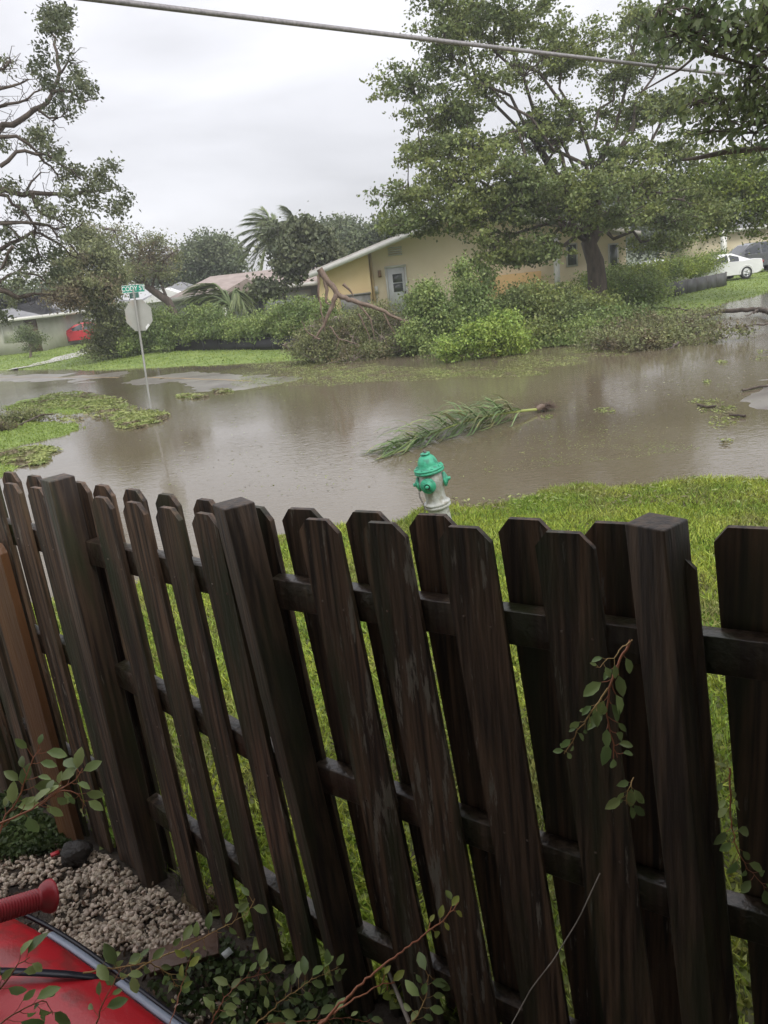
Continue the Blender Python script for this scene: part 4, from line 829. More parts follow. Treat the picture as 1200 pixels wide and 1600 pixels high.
# sea-grape like tree before the grey house
Bs = atY(437, 470, 39.5); Bs[2] = .2; t = T('broadleaf_tree', 'broad leaved tree leaning over the brown roof beside the yellow house', 'tree', Bs)
plant(t, [lobe(*q) for q in [(440, 370, 40, 28, 20, 1.2), (470, 360, 40, 26, 20, 1.2), (500, 375, 40, 24, 18, 1.2), (455, 395, 39.5, 36, 20, 1.4), (485, 400, 39.5, 34, 20, 1.4), (450, 420, 39, 18, 18, 1), (420, 450, 38, 28, 12, .8), (400, 458, 38, 22, 10, .8), (520, 395, 40, 20, 14, 1), (465, 430, 39, 14, 14, .8)]], 400, 26, .25, .19, M['leaf_grey'], M['bark'], Bs, atY(448, 415, 39.5), r0=.1, twigs=.5, aspect=.8, wind=(-.2, 0, 0))
# palms
M['palm_trunk'] = pmat('palm_trunk', (.14, .12, .10), (.22, .19, .16), scale=6, rough=.85, bump=.6, stretch=(1, 1, 4))
def palm(label, base, head, fr, r=.16):
    t = T('palm_tree', label, 'palm', base); g = G(); g.tube(wob(base, head, 8, .01), np.linspace(r*1.2, r*.8, 8), 9); g.build('trunk', M['palm_trunk'], t, smooth=True)
    for (px, py, Y, lift) in fr:
        g = G(); g2 = G(); frond_geo(g, g2, head, atY(px, py, Y), lift, 1.25, 46, .06, wind=(-.55, 0, -.12), side_up=0, droop=.7, seg=3)
        g.P += [p+g.n for p in g2.P]; g.V += g2.V; g.mi += g2.mi; g.build('frond', M['leaf_palm'], t)
hd = atY(432, 374, 52)
bb = atY(428, 470, 52); bb[2] = .2
palm('tall coconut palm with fronds blown left above the brown roof', bb, hd, [(388, 352, 52, .5), (380, 368, 51.5, .5), (376, 388, 51.5, .6), (384, 404, 52, .7), (396, 416, 52, .7), (400, 336, 52.5, .5), (412, 328, 53, .4), (425, 340, 53, .3), (440, 400, 52, .4), (455, 392, 52, .4), (392, 345, 53, .6), (410, 420, 51, .7), (420, 350, 50, .5)])
hd = atY(462, 356, 62); bb = atY(466, 470, 62); bb[2] = .2
palm('distant palm showing one upright frond tip behind the broad leaved tree', bb, hd, [(448, 324, 62, .2), (454, 330, 62, .2), (440, 352, 62, .4), (444, 366, 62, .4)])
hd = atY(362, 482, 37); bb = hd.copy(); bb[2] = .15; bb[0] += .2
palm('short palm with fronds flattened to the left just above the hedge', bb, hd, [(296, 474, 37, .5), (300, 466, 37, .8), (310, 480, 36.5, .5), (318, 462, 37, .8), (306, 486, 36.5, .3), (330, 488, 36, .4), (388, 494, 37, .9), (384, 484, 37.5, .9), (350, 464, 38, .5)], r=.12)
# the long hedge and a low black wall standing in for the shade at its foot
ha = at(262, 552, .15)[:2]; hb2 = at(482, 548, .15)[:2]; hd_ = (hb2-ha)
t = T('hedge', 'long shaggy green hedge with dark foot in front of the grey house', 'hedge', ((ha+hb2)/2)[:2])
lobs = []
for k in np.linspace(-.12, 1.02, 18):
    c = ha+hd_*k; c = c+np.array([.6, .75]); topz = 1.75+.35*math.sin(k*9)+RNG.uniform(-.12, .12); lobs.append((c[0], c[1], topz*.66, .75, .8, topz*.36)); lobs.append((c[0]-.1, c[1]-.35, .92+RNG.uniform(-.2, .15), .6, .6, .36))
plant(t, lobs, 1500, 36, .16, .12, M['leaf_hedge'], M['bark'], zmin=.45, twigs=.1, wind=(-.35, 0, 0), aspect=.4, droop=.5)
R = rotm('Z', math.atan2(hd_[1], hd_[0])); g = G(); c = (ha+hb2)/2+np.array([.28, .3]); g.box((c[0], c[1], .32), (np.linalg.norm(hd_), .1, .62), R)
M['shade_black'] = pmat('shade_black', (.008, .008, .009), (.016, .016, .017), scale=3, rough=.5); 
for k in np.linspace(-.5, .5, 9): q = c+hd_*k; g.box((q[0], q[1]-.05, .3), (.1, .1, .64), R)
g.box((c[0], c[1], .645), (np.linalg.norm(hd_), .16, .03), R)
setp(g.build('hedge_shade_wall', M['shade_black']), 'low black wall standing in for the shade along the foot of the long hedge', 'wall')
# clipped hedge on the right
a = at(945, 480, .2)[:2]; b_ = at(1128, 440, .2)[:2]; t = T('hedge', 'clipped yellow green hedge above the low dark panel fence', 'hedge', (a+b_)/2); lobs = []
for k in np.linspace(-.05, 1, 14): c = a+(b_-a)*k+np.array([.1, .7]); lobs.append((c[0], c[1], 1.2, .85, .8, .52))
plant(t, lobs, 900, 36, .2, .10, M['leaf_gold'], M['bark'], zmin=.3, twigs=.1)
# small roadside shrub far left
Bx = at(48, 560, .15); t = T('shrub', 'small vase shaped pale shrub on the lawn by the left edge', 'shrub', Bx)
plant(t, [lobe(48, 527, Bx[1], 24, 10, .5), lobe(40, 518, Bx[1], 15, 9, .5), lobe(58, 533, Bx[1], 14, 10, .4), lobe(45, 545, Bx[1], 9, 8, .3)], 130, 30, .15, .09, M['leaf_palm'], M['bark_pale'], Bx, atY(48, 535, Bx[1]), r0=.07, twigs=.6)
# shrubs in front of the yellow house
def shrub(label, lobes_px, n_, per, rc, leaf, mat, **kw):
    c = at(np.mean([q[0] for q in lobes_px]), max(q[1]+q[4] for q in lobes_px), .05); t = T('shrub', label, 'shrub', (c[0], lobes_px[0][2], .1))
    nd = []
    for q in lobes_px:
        l_ = lobe(*q); nd += [np.array([l_[0], l_[1], .1+(l_[2]-.1)*k]) for k in (.2, .5, .8, 1)]
    kw.setdefault('twigs', .35); plant(t, [lobe(*q) for q in lobes_px], n_, per, rc, leaf, mat, M['bark'], zmin=.05, extra_pts=nd, trunk='stems', **kw); return t
shrub('upright dark shrub with tall leafy sprays right of the white door', [(665, 480, 25, 30, 38, 1.0), (668, 460, 25, 20, 18, .6), (724, 422, 25.5, 10, 26, .4), (730, 455, 25, 20, 30, .8), (700, 500, 24.5, 45, 34, 1.1), (745, 490, 25, 42, 36, 1.1), (760, 440, 26, 16, 24, .6), (650, 525, 24, 30, 24, .8), (700, 545, 23, 40, 16, .8)], 900, 30, .16, .095, M['leaf_hedge'], aspect=.6)
shrub('bright lime green bush at the flooded kerb', [(700, 545, 21.2, 28, 18, .6), (735, 530, 21.4, 30, 24, .7), (775, 525, 21.4, 36, 32, .8), (805, 535, 21.6, 24, 26, .7), (790, 505, 21.6, 28, 18, .6)], 420, 26, .12, .085, M['leaf_bright'], aspect=.55)
shrub('dense dark green thicket below the big tree trunk', [(830, 480, 25, 50, 38, 1.1), (870, 500, 24.5, 48, 36, 1.1), (885, 468, 27, 40, 22, 1.1), (840, 525, 23, 45, 22, .9), (930, 490, 25, 40, 30, 1), (800, 480, 26, 30, 24, 1)], 1000, 30, .18, .1, M['leaf_big'])
shrub('leafy shrub with lighter tips beside the fallen limb', [(905, 520, 23.2, 45, 22, .8), (950, 505, 23.8, 40, 22, .8), (985, 495, 24.5, 36, 20, .8), (880, 540, 22.4, 40, 14, .6)], 520, 30, .15, .09, M['leaf_hedge'])
shrub('round green shrub under the clipped hedge', [(985, 450, 30, 40, 20, 1), (1015, 455, 30, 34, 20, 1), (950, 440, 31, 32, 18, 1)], 420, 30, .2, .1, M['leaf_hedge'])
# brush piles with fallen limbs
t = T('brush_pile', 'heap of torn dull branches with a thick forked brown limb sticking up', 'fallen branches', at(550, 560, .1))
bl = [lobe(*q) for q in [(540, 520, 26, 60, 34, 1.1), (600, 515, 26, 45, 34, 1.0), (500, 535, 25.5, 45, 28, .9), (560, 550, 24.8, 80, 18, .9), (470, 545, 25.5, 25, 16, .7), (620, 540, 25, 30, 22, .8), (590, 490, 26.5, 34, 18, .7)]]
plant(t, bl, 1150, 24, .17, .08, M['leaf_dull'], M['bark_pale'], zmin=.02, twigs=.55, crown='foliage', trunk='twigs', aspect=.45, extra_pts=[np.array(l_[:3])+unit(1)[0]*.6 for l_ in bl for k in range(3)])
g = G()
for Lm, r0 in (([(499, 420), (508, 435), (520, 448), (526, 460), (540, 466), (565, 474), (590, 482), (610, 492), (640, 508), (655, 520)], .10), ([(526, 458), (520, 475), (513, 490), (505, 510), (490, 530)], .08), ([(508, 435), (511, 452), (508, 470), (516, 478), (522, 472)], .07),
               ([(499, 425), (497, 455), (503, 490), (508, 520)], .04), ([(536, 444), (548, 455), (553, 465)], .05), ([(560, 474), (580, 500), (585, 530)], .04), ([(600, 490), (612, 515), (625, 535)], .035), ([(515, 510), (530, 530), (525, 548)], .03), ([(530, 530), (550, 535), (570, 540)], .025), ([(500, 530), (480, 520), (470, 500)], .03), ([(560, 490), (575, 520), (580, 545)], .03)):
    P = resample([atY(x, y, 24.6) for x, y in Lm], .12); P[1:-1] += RNG.normal(size=P[1:-1].shape)*.012; g.tube(P, np.linspace(r0, r0*.3, len(P)), 8)
o = g.build('limb', M['bark_red'], t, smooth=True)
t = T('fallen_limb', 'long dark fallen limb lying across the flooded street at the right edge', 'fallen branch', at(1000, 540, 0))
g = G()
for Lm, r0 in (([(1330, 470), (1260, 482), (1215, 492), (1185, 483), (1150, 485), (1130, 486), (1105, 494), (1080, 500), (1050, 512), (1010, 525), (980, 535)], .10), ([(1215, 502), (1190, 507), (1150, 512), (1110, 515)], .03), ([(1185, 484), (1172, 492), (1160, 494)], .04), ([(1120, 490), (1090, 488), (1065, 483), (1030, 480)], .04), ([(1105, 512), (1080, 508), (1060, 502)], .05), ([(1040, 515), (1000, 505), (960, 500)], .05), ([(1060, 535), (1045, 545), (1035, 548)], .03), ([(1080, 505), (1060, 520), (1040, 522), (1000, 530)], .045)):
    P = []
    for x, y in Lm: q = at(x, y, .16); P.append(q)
    P = resample(P, .15); P[1:-1] += RNG.normal(size=P[1:-1].shape)*.015; g.tube(P, np.linspace(r0, r0*.35, len(P)), 7)
g.build('branch', M['bark'], t, smooth=True)
def flat_lobes(px, z=.15, rx=.9, ry=.6, rz=.3): return [(*at(x, y, z)[:2], z, rx*k, ry*k, rz*k) for x, y, k in px]
plant(t, flat_lobes([(1040, 525, 1.1), (1010, 530, 1.1), (980, 530, 1.2), (1080, 512, .8), (1050, 505, 1.2), (1110, 490, .6), (1130, 520, .5), (1020, 505, 1.4), (990, 510, 1.3), (1160, 517, .3), (960, 525, 1.2)], .22, 1.0, .8, .32), 520, 24, .15, .085, M['leaf_dull'], M['bark'], zmin=.01, crown='foliage', trunk='twigs', twigs=.5, aspect=.5)
t = T('fallen_branch', 'leafy torn branch lying on the left grass verge below the sign', 'fallen branch', at(30, 655, 0))
plant(t, flat_lobes([(-20, 660, 1.0), (10, 655, .9), (35, 652, .8), (52, 650, .6), (0, 668, .8)], .15, .5, .4, .2), 170, 24, .1, .07, M['leaf_dull'], M['bark'], zmin=.02, crown='foliage', trunk='twigs', twigs=.6, aspect=.45)
g = G(); g.tube(resample([at(-40, 665, .1), at(20, 668, .08), at(50, 655, .15), at(65, 648, .18), at(86, 647, .1)], .1), .022, 6); g.tube([at(66, 648, .16), at(72, 656, .05)], .012, 5); g.build('branch', M['bark'], t)

# ------------------------------------------------------------------ leaf litter and floating debris
def litter(name, mat, pts, n_, size, z=.012, flat=.12, asp=.45):
    C = []
    for (x, y, rx, ry, w) in pts:
        k = int(n_*w); a = RNG.uniform(0, 6.28, k); r = RNG.uniform(0, 1, k)**.6
        for u, v in zip(x+rx*r*np.cos(a), y+ry*r*np.sin(a)): C.append(at(u, v, 0))
    C = np.array(C); hz = np.maximum(np.maximum(h_road(C[:, 0], C[:, 1]), np.where(C[:, 1] < 9, h_near(C[:, 0], C[:, 1])+.02, 0)), np.maximum(h_isl(C[:, 0], C[:, 1]), h_far(C[:, 0], C[:, 1]))); hz = np.minimum(hz, .3)
    C[:, 2] = hz+z+RNG.uniform(0, z, len(C)); Lf = leaves(C, size, asp, 0, (0, 0, 0), .5)
    Lf = C[:, None]+(Lf-C[:, None])*np.array([1, 1, flat]); g = G(); g.quads(Lf); return setp(g.build(name, mat), kind='stuff')
litter('floating_leaves', M['floating'], [(120, 628, 60, 14, 1.2), (160, 632, 40, 12, .5), (60, 636, 40, 8, .3), (215, 655, 45, 10, .45), (235, 650, 30, 8, .35), (205, 665, 25, 6, .2), (180, 645, 50, 12, .3), (30, 718, 50, 12, .6), (65, 705, 30, 6, .15), (300, 620, 25, 4, .12), (345, 612, 20, 3, .08), (100, 655, 30, 4, .05)], 1500, .13, .02, .5)
litter('floating_leaves', M['floating'], [(480, 590, 110, 14, 1), (600, 585, 120, 12, 1), (750, 582, 110, 9, .7), (850, 565, 70, 10, .4), (440, 570, 60, 8, .5), (400, 600, 40, 8, .2), (930, 550, 60, 8, .3), (1000, 535, 60, 8, .3), (520, 575, 90, 10, .6)], 2600, .085, .01, .2, .3)
litter('floating_leaves', M['floating'], [(940, 700, 130, 45, 1), (900, 740, 150, 25, 1.0), (1030, 720, 90, 30, .5), (760, 760, 90, 18, .35), (860, 660, 120, 40, .3), (1100, 730, 90, 20, .3)], 1500, .03, .003, .1, .4)
litter('floating_leaves', M['floating'], [(1120, 640, 32, 8, .35), (1105, 628, 30, 4, .2), (1130, 655, 26, 14, .25), (1105, 598, 6, 4, .12), (1128, 566, 10, 3, .15), (945, 642, 18, 4, .2), (1185, 560, 16, 3, .1), (1135, 695, 12, 10, .12), (1190, 548, 10, 4, .06), (508, 790, 18, 4, .06), (855, 652, 12, 3, .08)], 420, .06, .012, .4)
litter('floating_leaves', M['floating'], [(500, 740, 330, 50, 1), (900, 640, 300, 70, 1), (300, 650, 200, 50, .6), (1100, 580, 100, 60, .5), (250, 600, 250, 20, .5)], 260, .05, .003, .15, .4)
litter('floating_leaves', M['floating'], [(950, 790, 280, 20, 1), (760, 790, 100, 18, .4), (1150, 760, 90, 12, .4)], 260, .05, .02, .4, .45)
litter('floating_debris', M['bark'], [(500, 720, 250, 60, .5), (300, 680, 200, 60, .3), (900, 640, 250, 60, .5), (160, 690, 90, 12, .2), (1130, 620, 40, 40, .25), (350, 600, 120, 20, .3)], 260, .04, .004, .2, .3)
for Lm, lab in zip([[(1090, 632), (1105, 636), (1118, 634)], [(1160, 610), (1185, 604), (1200, 603)], [(1140, 648), (1165, 650)]], ('dark stick beside the leaf clump in the water near the right edge', 'dark stick at the waterline touching the right edge', 'short dark stick beside the bare wet patch at the right')):
    g = G(); g.tube([at(x, y, .03) for x, y in Lm], .02, 5); setp(g.build('stick', M['bark']), lab, 'stick')

# ------------------------------------------------------------------ garden in front of the fence
def h_gar(x, y): return .165+(fbm(x, y, 3, 21)-.5)*.09
gar_poly = [fpos(S, .2, .01)[:2] for S in (-2.3, -1, 0, KS[2], 1.5, KS[3], KS[4])]+[(5, .3), (5, -2), (-6, -2), (-6, 5)]
sheet('garden_soil', M['mulch'], h_gar, -5, 4, -.6, 5, .05, keep=lambda x, y: poly_sd(x, y, gar_poly) > -.08)
M['pebble'] = pmat('pebble', (.38, .31, .235), (.54, .46, .36), scale=40, rough=.6, bump=.4, bscale=90, island=.3)
C = []
for (x, y, rx, ry, k) in [(190, 1345, 60, 50, 520), (240, 1430, 75, 55, 620), (150, 1410, 70, 60, 420), (60, 1370, 80, 40, 360), (120, 1470, 60, 40, 300), (200, 1480, 80, 35, 320), (20, 1360, 60, 30, 150), (150, 1310, 30, 22, 80), (300, 1460, 40, 30, 60), (330, 1570, 60, 30, 50)]:
    a = RNG.uniform(0, 6.28, k); r = RNG.uniform(0, 1, k)**.5
    for u, v in zip(x+rx*r*np.cos(a), y+ry*r*np.sin(a)): C.append(at(u, v, .19))
C = np.array(C); C = C[(poly_sd(C[:, 0], C[:, 1], gar_poly) > .02) & (fbm(C[:, 0], C[:, 1], 5, 44) > .36)]; C[:, 2] = h_gar(C[:, 0], C[:, 1])+RNG.uniform(0, .018, len(C))
ico = bpy.data.meshes.new('tmp'); import bmesh; bm = bmesh.new(); bmesh.ops.create_icosphere(bm, subdivisions=1, radius=1); iv = np.array([v.co for v in bm.verts]); ifc = np.array([[v.index for v in f.verts] for f in bm.faces]); bm.free(); bpy.data.meshes.remove(ico)
g = G()
for c in C:
    R = np.array(Matrix.Rotation(RNG.uniform(0, 6.28), 3, Vector(unit(1)[0]))); v = (iv*(1+RNG.normal(size=(12, 1))*.2)*np.array([1, .85, .65])*RNG.uniform(.006, .0155))@R.T; g.add(v+c, ifc)
setp(g.build('gravel', M['pebble']), kind='stuff')
# dead leaves and soil crumbs
C = np.stack([RNG.uniform(-2.6, 1.2, 11000), RNG.uniform(.8, 3.6, 11000), np.zeros(11000)], -1); C = C[poly_sd(C[:, 0], C[:, 1], gar_poly) > .02]; C[:, 2] = h_gar(C[:, 0], C[:, 1])+np.where(RNG.uniform(0, 1, len(C)) < .25, .024, .008)
C = C[poly_sd(C[:, 0], C[:, 1], gar_poly) > .02]
g = G(); g.quads(leaves(C, .026, .5, 0)); setp(g.build('leaf_litter', pmat('dead_leaf', (.05, .032, .018), (.16, .11, .065), scale=30, rough=.7, island=.5)), kind='stuff')
# ground cover
def cover(name, mat, regs, size, h=.05, n_=1):
    C = []
    for (x, y, rx, ry, k) in regs:
        a = RNG.uniform(0, 6.28, k); r = RNG.uniform(0, 1, k)**.6
        for u, v in zip(x+rx*r*np.cos(a), y+ry*r*np.sin(a)): C.append(at(u, v, .2))
    C = np.array(C); C = C[poly_sd(C[:, 0], C[:, 1], gar_poly) > .03]; C[:, 2] = h_gar(C[:, 0], C[:, 1])+RNG.uniform(.01, h, len(C)); g = G(); g.quads(leaves(C, size, .7, -.1)); return setp(g.build(name, mat), kind='stuff')
cover('ground_cover', M['leaf_cover'], [(60, 1280, 90, 45, 2400), (150, 1270, 50, 25, 900), (20, 1310, 60, 25, 800), (300, 1330, 40, 50, 350), (400, 1540, 130, 60, 420), (480, 1590, 120, 40, 340), (560, 1600, 120, 40, 260), (320, 1560, 90, 50, 200), (330, 1500, 60, 30, 160), (330, 1380, 50, 30, 150), (700, 1640, 150, 50, 300)], .028, .05)
# leafy sprigs
def leaf6(g, p, d, up, s, asp=.5, curl=.25):
    d = np.array(d)/np.linalg.norm(d); w = np.cross(d, up); w /= np.linalg.norm(w)+1e-9; u = np.cross(w, d)
    pts = []; prof = [(0, 0), (.28, .85), (.6, .95), (.85, .5), (1, 0)]
    for t, hw in prof:
        c = p+d*s*t-u*s*curl*t*t
        pts.append((c+w*s*asp*.5*hw+u*s*.10*hw, c, c-w*s*asp*.5*hw+u*s*.10*hw))
    V = []; 
    for a, b__, c in pts: V += [a, b__, c]
    F4 = [[3*i, 3*i+3, 3*i+4, 3*i+1] for i in range(4)]+[[3*i+1, 3*i+4, 3*i+5, 3*i+2] for i in range(4)]; g.add(V, F4)
def sprig(name, label, cat, path, ls, stem_r, n_, size, mat, stem_mat, group=None, both=True, asp=.52, var=.4, side=None):
    """path: (px,py,distance) stations; leaves alternate along it"""
    P = np.array([atY(*q) for q in path]); t = thing(name, label, cat, P[0], group=group); P = resample(P, .01)
    if len(P) > 3: P[1:-1] += RNG.normal(size=P[1:-1].shape)*.0012
    g = G(); g.tube(P, np.linspace(stem_r, stem_r*.35, len(P)), 6); sub = []
    gl = G(); k = len(P)
    for i in range(n_):
        j = int(k*(ls+(1-ls)*(i+.5)/n_)); j = min(j, k-2); T_ = P[min(j+1, k-1)]-P[j-1]; T_ = T_/np.linalg.norm(T_); sd = np.cross(T_, [0, -1, .3]); sd /= np.linalg.norm(sd)+1e-9
        s = 1 if i % 2 else -1; d = T_*RNG.uniform(.3, .9)+sd*s*RNG.uniform(.6, 1)+unit(1)[0]*.45; d /= np.linalg.norm(d); st = size*RNG.uniform(.2, .9)
        q = P[j]+d*st; g.tube([P[j], P[j]+d*st*.5+np.array([0, 0, -.002]), q], stem_r*.35, 4, cap=False)
        leaf6(gl, q, d+np.array([0, 0, -.25])+unit(1)[0]*.2, np.array([0, -.8, .9])+unit(1)[0]*.45, size*1.2*(1+RNG.uniform(-var, var)), asp)
    g.build('stem', stem_mat, t, smooth=True); gl.build('leaves', mat, t, smooth=True); return t
LG, LY = M['leaf_garden'], M['leaf_yellow']; TR, TO = M['twig_red'], M['twig_orange']
grp = 'leafy shoots of the garden shrub'
sprig('shrub_shoot', 'upright shoot with pale round leaves at the left edge before the brown board', 'plant', [(-20, 1340, 1.15), (10, 1275, 1.2), (32, 1245, 1.22), (42, 1210, 1.24), (52, 1180, 1.26), (70, 1165, 1.28)], .2, .0022, 15, .026, LG, TR)
sprig('shrub_shoot', 'arching reddish shoot with pointed leaves ending beside the dark post', 'plant', [(-20, 1295, 1.1), (30, 1275, 1.12), (70, 1250, 1.15), (95, 1232, 1.18), (115, 1220, 1.2), (133, 1195, 1.22)], .25, .0022, 15, .026, LG, TR)
sprig('shrub_shoot', 'short side shoot hanging low beside the arching one', 'plant', [(60, 1260, 1.15), (95, 1233, 1.17), (120, 1238, 1.18), (135, 1262, 1.19)], .3, .0016, 6, .022, LG, TR)
sprig('shrub_shoot', 'yellow stemmed shoot over the gravel with leaves at its end', 'plant', [(190, 1530, 1.35), (240, 1500, 1.4), (300, 1475, 1.45), (345, 1450, 1.5), (385, 1430, 1.53), (400, 1400, 1.56)], .3, .002, 15, .027, LG, TO)
sprig('shrub_shoot', 'low tangle of shoots over the old brown board', 'plant', [(130, 1520, 1.3), (180, 1512, 1.33), (230, 1505, 1.36), (262, 1520, 1.38), (280, 1545, 1.4)], .1, .002, 18, .026, LG, TO)
sprig('shrub_shoot', 'leafy shoot lying over the red body at the bottom left', 'plant', [(-10, 1560, .95), (30, 1505, .97), (55, 1490, .98)], .1, .002, 7, .03, LG, TR)
sprig('shrub_shoot', 'small leafy shoot rising over the black strap', 'plant', [(150, 1600, 1.0), (165, 1560, 1.02), (180, 1530, 1.04), (195, 1500, 1.06)], .1, .0016, 8, .024, LG, TR)
sprig('shrub_shoot', 'leafy shoot in the bottom left corner of the picture', 'plant', [(-10, 1610, .95), (30, 1580, .97), (70, 1560, 1.0), (85, 1590, 1.0)], .05, .0016, 10, .026, LG, TR)
sprig('shrub_shoot', 'bushy green shoots below the white chip', 'plant', [(330, 1600, 1.5), (350, 1560, 1.52), (380, 1530, 1.55), (420, 1520, 1.58)], 0, .0018, 24, .028, LG, TR)
sprig('shrub_shoot', 'low leafy shoots at the foot of the middle post', 'plant', [(400, 1600, 1.5), (450, 1555, 1.53), (490, 1530, 1.56), (530, 1510, 1.6)], 0, .0018, 24, .028, LG, TO)
sprig('shrub_shoot', 'leafy shoots creeping along the bottom edge', 'plant', [(300, 1640, 1.4), (420, 1600, 1.45), (540, 1590, 1.5), (590, 1600, 1.5)], 0, .0018, 22, .026, LG, TR)
sprig('shrub_shoot', 'thin orange shoot standing at the left of the old brown board', 'plant', [(265, 1600, 1.2), (280, 1555, 1.25), (290, 1520, 1.28), (300, 1480, 1.3)], .2, .0014, 6, .018, LY, TR)
t = sprig('red_shoot', 'long bare red stem rising across the fence foot to one small leaf', 'plant', [(480, 1625, 1.2), (530, 1570, 1.24), (590, 1515, 1.28), (650, 1470, 1.32), (690, 1440, 1.35), (718, 1408, 1.38)], .75, .0036, 7, .02, LY, TR)
sprig('red_shoot', 'second red stem beside the long one with a yellow leaf', 'plant', [(470, 1620, 1.22), (540, 1570, 1.26), (590, 1540, 1.3), (620, 1535, 1.32)], .8, .003, 3, .026, LY, TR)
sprig('shrub_shoot', 'orange shoot with round leaves against the fourth picket foot', 'plant', [(600, 1640, 1.3), (650, 1590, 1.34), (665, 1560, 1.36), (670, 1520, 1.38), (680, 1535, 1.38)], .3, .002, 11, .03, LG, TO)
# vine that comes through the fence on the right
sprig('fence_vine', 'leafy vine hanging down between pickets left of the right post', 'vine', [(985, 1000, 1.30), (965, 1040, 1.28), (952, 1075, 1.26), (948, 1110, 1.25), (955, 1150, 1.24), (965, 1185, 1.24)], .12, .0028, 15, .026, LG, TR)
sprig('fence_vine', 'thin vine shoot crossing the picket with leaves at its lower end', 'vine', [(950, 1075, 1.25), (930, 1105, 1.23), (905, 1140, 1.22), (880, 1180, 1.22)], .15, .0018, 14, .018, LG, TO)
sprig('fence_vine', 'small tuft of pale leaves in the gap beside the right post', 'vine', [(990, 1215, 1.3), (982, 1232, 1.28), (978, 1262, 1.27)], .1, .0014, 9, .024, LG, TO)
sprig('fence_vine', 'thin orange tendril reaching left below the top rail', 'vine', [(988, 1000, 1.30), (965, 1020, 1.27), (940, 1038, 1.26), (925, 1045, 1.25)], .5, .0016, 4, .016, LG, TO)
sprig('fence_vine', 'trailing leaves in the gap right of the right post at the picture edge', 'vine', [(1140, 1200, 1.30), (1142, 1270, 1.28), (1148, 1320, 1.26), (1170, 1360, 1.25), (1200, 1390, 1.25)], 0, .002, 18, .024, LG, TR)
g = G(); g.tube(resample([atY(*q) for q in [(800, 1600, 1.25), (830, 1545, 1.27), (865, 1500, 1.28), (905, 1435, 1.3), (942, 1355, 1.32)]], .02), .0015, 5); setp(g.build('dry_twig', M['twig_pale']), 'thin pale dry twig leaning across the right hand pickets', 'twig')
g = G(); g.tube(resample([at(640, 1600, .45), at(610, 1525, .3), at(590, 1480, .25), at(578, 1450, .22)], .02), .006, 6); setp(g.build('dry_twig', M['twig_pale']), 'grey dead stick leaning at the foot of the picket by the middle post', 'twig')
# grass stalks at post foot
g = G()
for k in range(34):
    p = at(RNG.uniform(275, 360), RNG.uniform(1370, 1410), .18); d = np.array([RNG.uniform(-.5, .5), RNG.uniform(-.3, .3), 1]); g.tube([p, p+d*.05, p+d*.1+np.array([d[0]*.06, 0, -.01])], [.0018, .0014, .0006], 4, cap=False)
setp(g.build('weeds', M['leaf_palm']), kind='stuff')
# stones, boards, chips
M['stone_dark'] = pmat('stone_dark', (.018, .015, .013), (.035, .03, .025), scale=20, rough=.6, bump=.8, bscale=50)
M['moss'] = pmat('moss', (.10, .07, .035), (.17, .12, .06), scale=30, rough=.9, bump=1, bscale=90)
def rock(name, label, cat, c, s, mat):
    bm = bmesh.new(); bmesh.ops.create_icosphere(bm, subdivisions=3, radius=1); v = np.array([q.co for q in bm.verts]); f = np.array([[q.index for q in p.verts] for p in bm.faces]); bm.free()
    nn = sum(np.sin(v@unit(1)[0]*RNG.uniform(2, 7)+RNG.uniform(0, 6))[:, None]*.085 for _ in range(6)); g = G(); g.add(v*(1+nn)*np.array(s)+np.array(c), f); return setp(g.build(name, mat, smooth=True), label, cat)
c = at(118, 1335, .21); rock('rock', 'dark wet lump of wood or stone on the gravel', 'rock', c, (.066, .05, .05), M['stone_dark'])
c = at(318, 1412, .17); rock('moss_mound', 'brown mossy mound between gravel and fence foot', 'moss', c, (.11, .07, .03), M['moss'])
c = at(288, 1490, .22); g = G(); g.box(c, (.24, .09, .025), rotm('Z', rad(12))@rotm('X', .15)); setp(g.build('board_offcut', M['board_old'], bevel=.003), 'reddish brown board offcut lying at the edge of the gravel', 'board')
c = at(355, 1489, .24); g = G(); g.box(c, (.034, .024, .002), rotm('Z', .8)@rotm('X', .4)); setp(g.build('paper_scrap', M['white_dull']), 'small white scrap among the green leaves', 'scrap')
c = at(86, 1334, .2); g = G(); g.box(c, (.035, .02, .01), rotm('Z', .5)); setp(g.build('red_scrap', pmat('red_scrap', (.5, .04, .05), rough=.4)), 'tiny red scrap beside the dark lump', 'scrap')

# ------------------------------------------------------------------ red ride-on at the bottom left
M['red_gloss'] = pmat('red_gloss', (.46, .012, .02), (.52, .016, .026), scale=3, rough=.34, coat=.15, bump=.08, bscale=120, c3=(.30, .03, .03), s3=9)
M['red_rubber'] = pmat('red_rubber', (.33, .02, .03), (.40, .03, .04), scale=20, rough=.4)
M['grey_strip'] = pmat('grey_strip', (.30, .34, .42), (.36, .40, .48), scale=8, rough=.35)
M['black_plastic'] = pmat('black_plastic', (.012, .012, .018), (.02, .02, .03), scale=8, rough=.4)
A_ = at(-120, 1395, .62); Z_ = at(330, 1660, .62); t = thing('ride_on_toy', 'glossy red plastic body with grey side strip, black strap and ribbed red grip', 'ride-on toy', ((A_+Z_)/2)*np.array([1, 1, 0]))
dz = (Z_-A_); Lr = np.linalg.norm(dz); dz /= Lr; nr = np.array([-dz[1], dz[0], 0]); nr = nr if nr[1] > 0 else -nr
K = 24; prof = [(.055, -.30), (.06, -.06), (.058, -.035), (.045, -.012), (.02, .004), (-.03, .016), (-.08, .022), (-.13, .018), (-.18, .0), (-.22, -.03), (-.25, -.08), (-.26, -.3)]
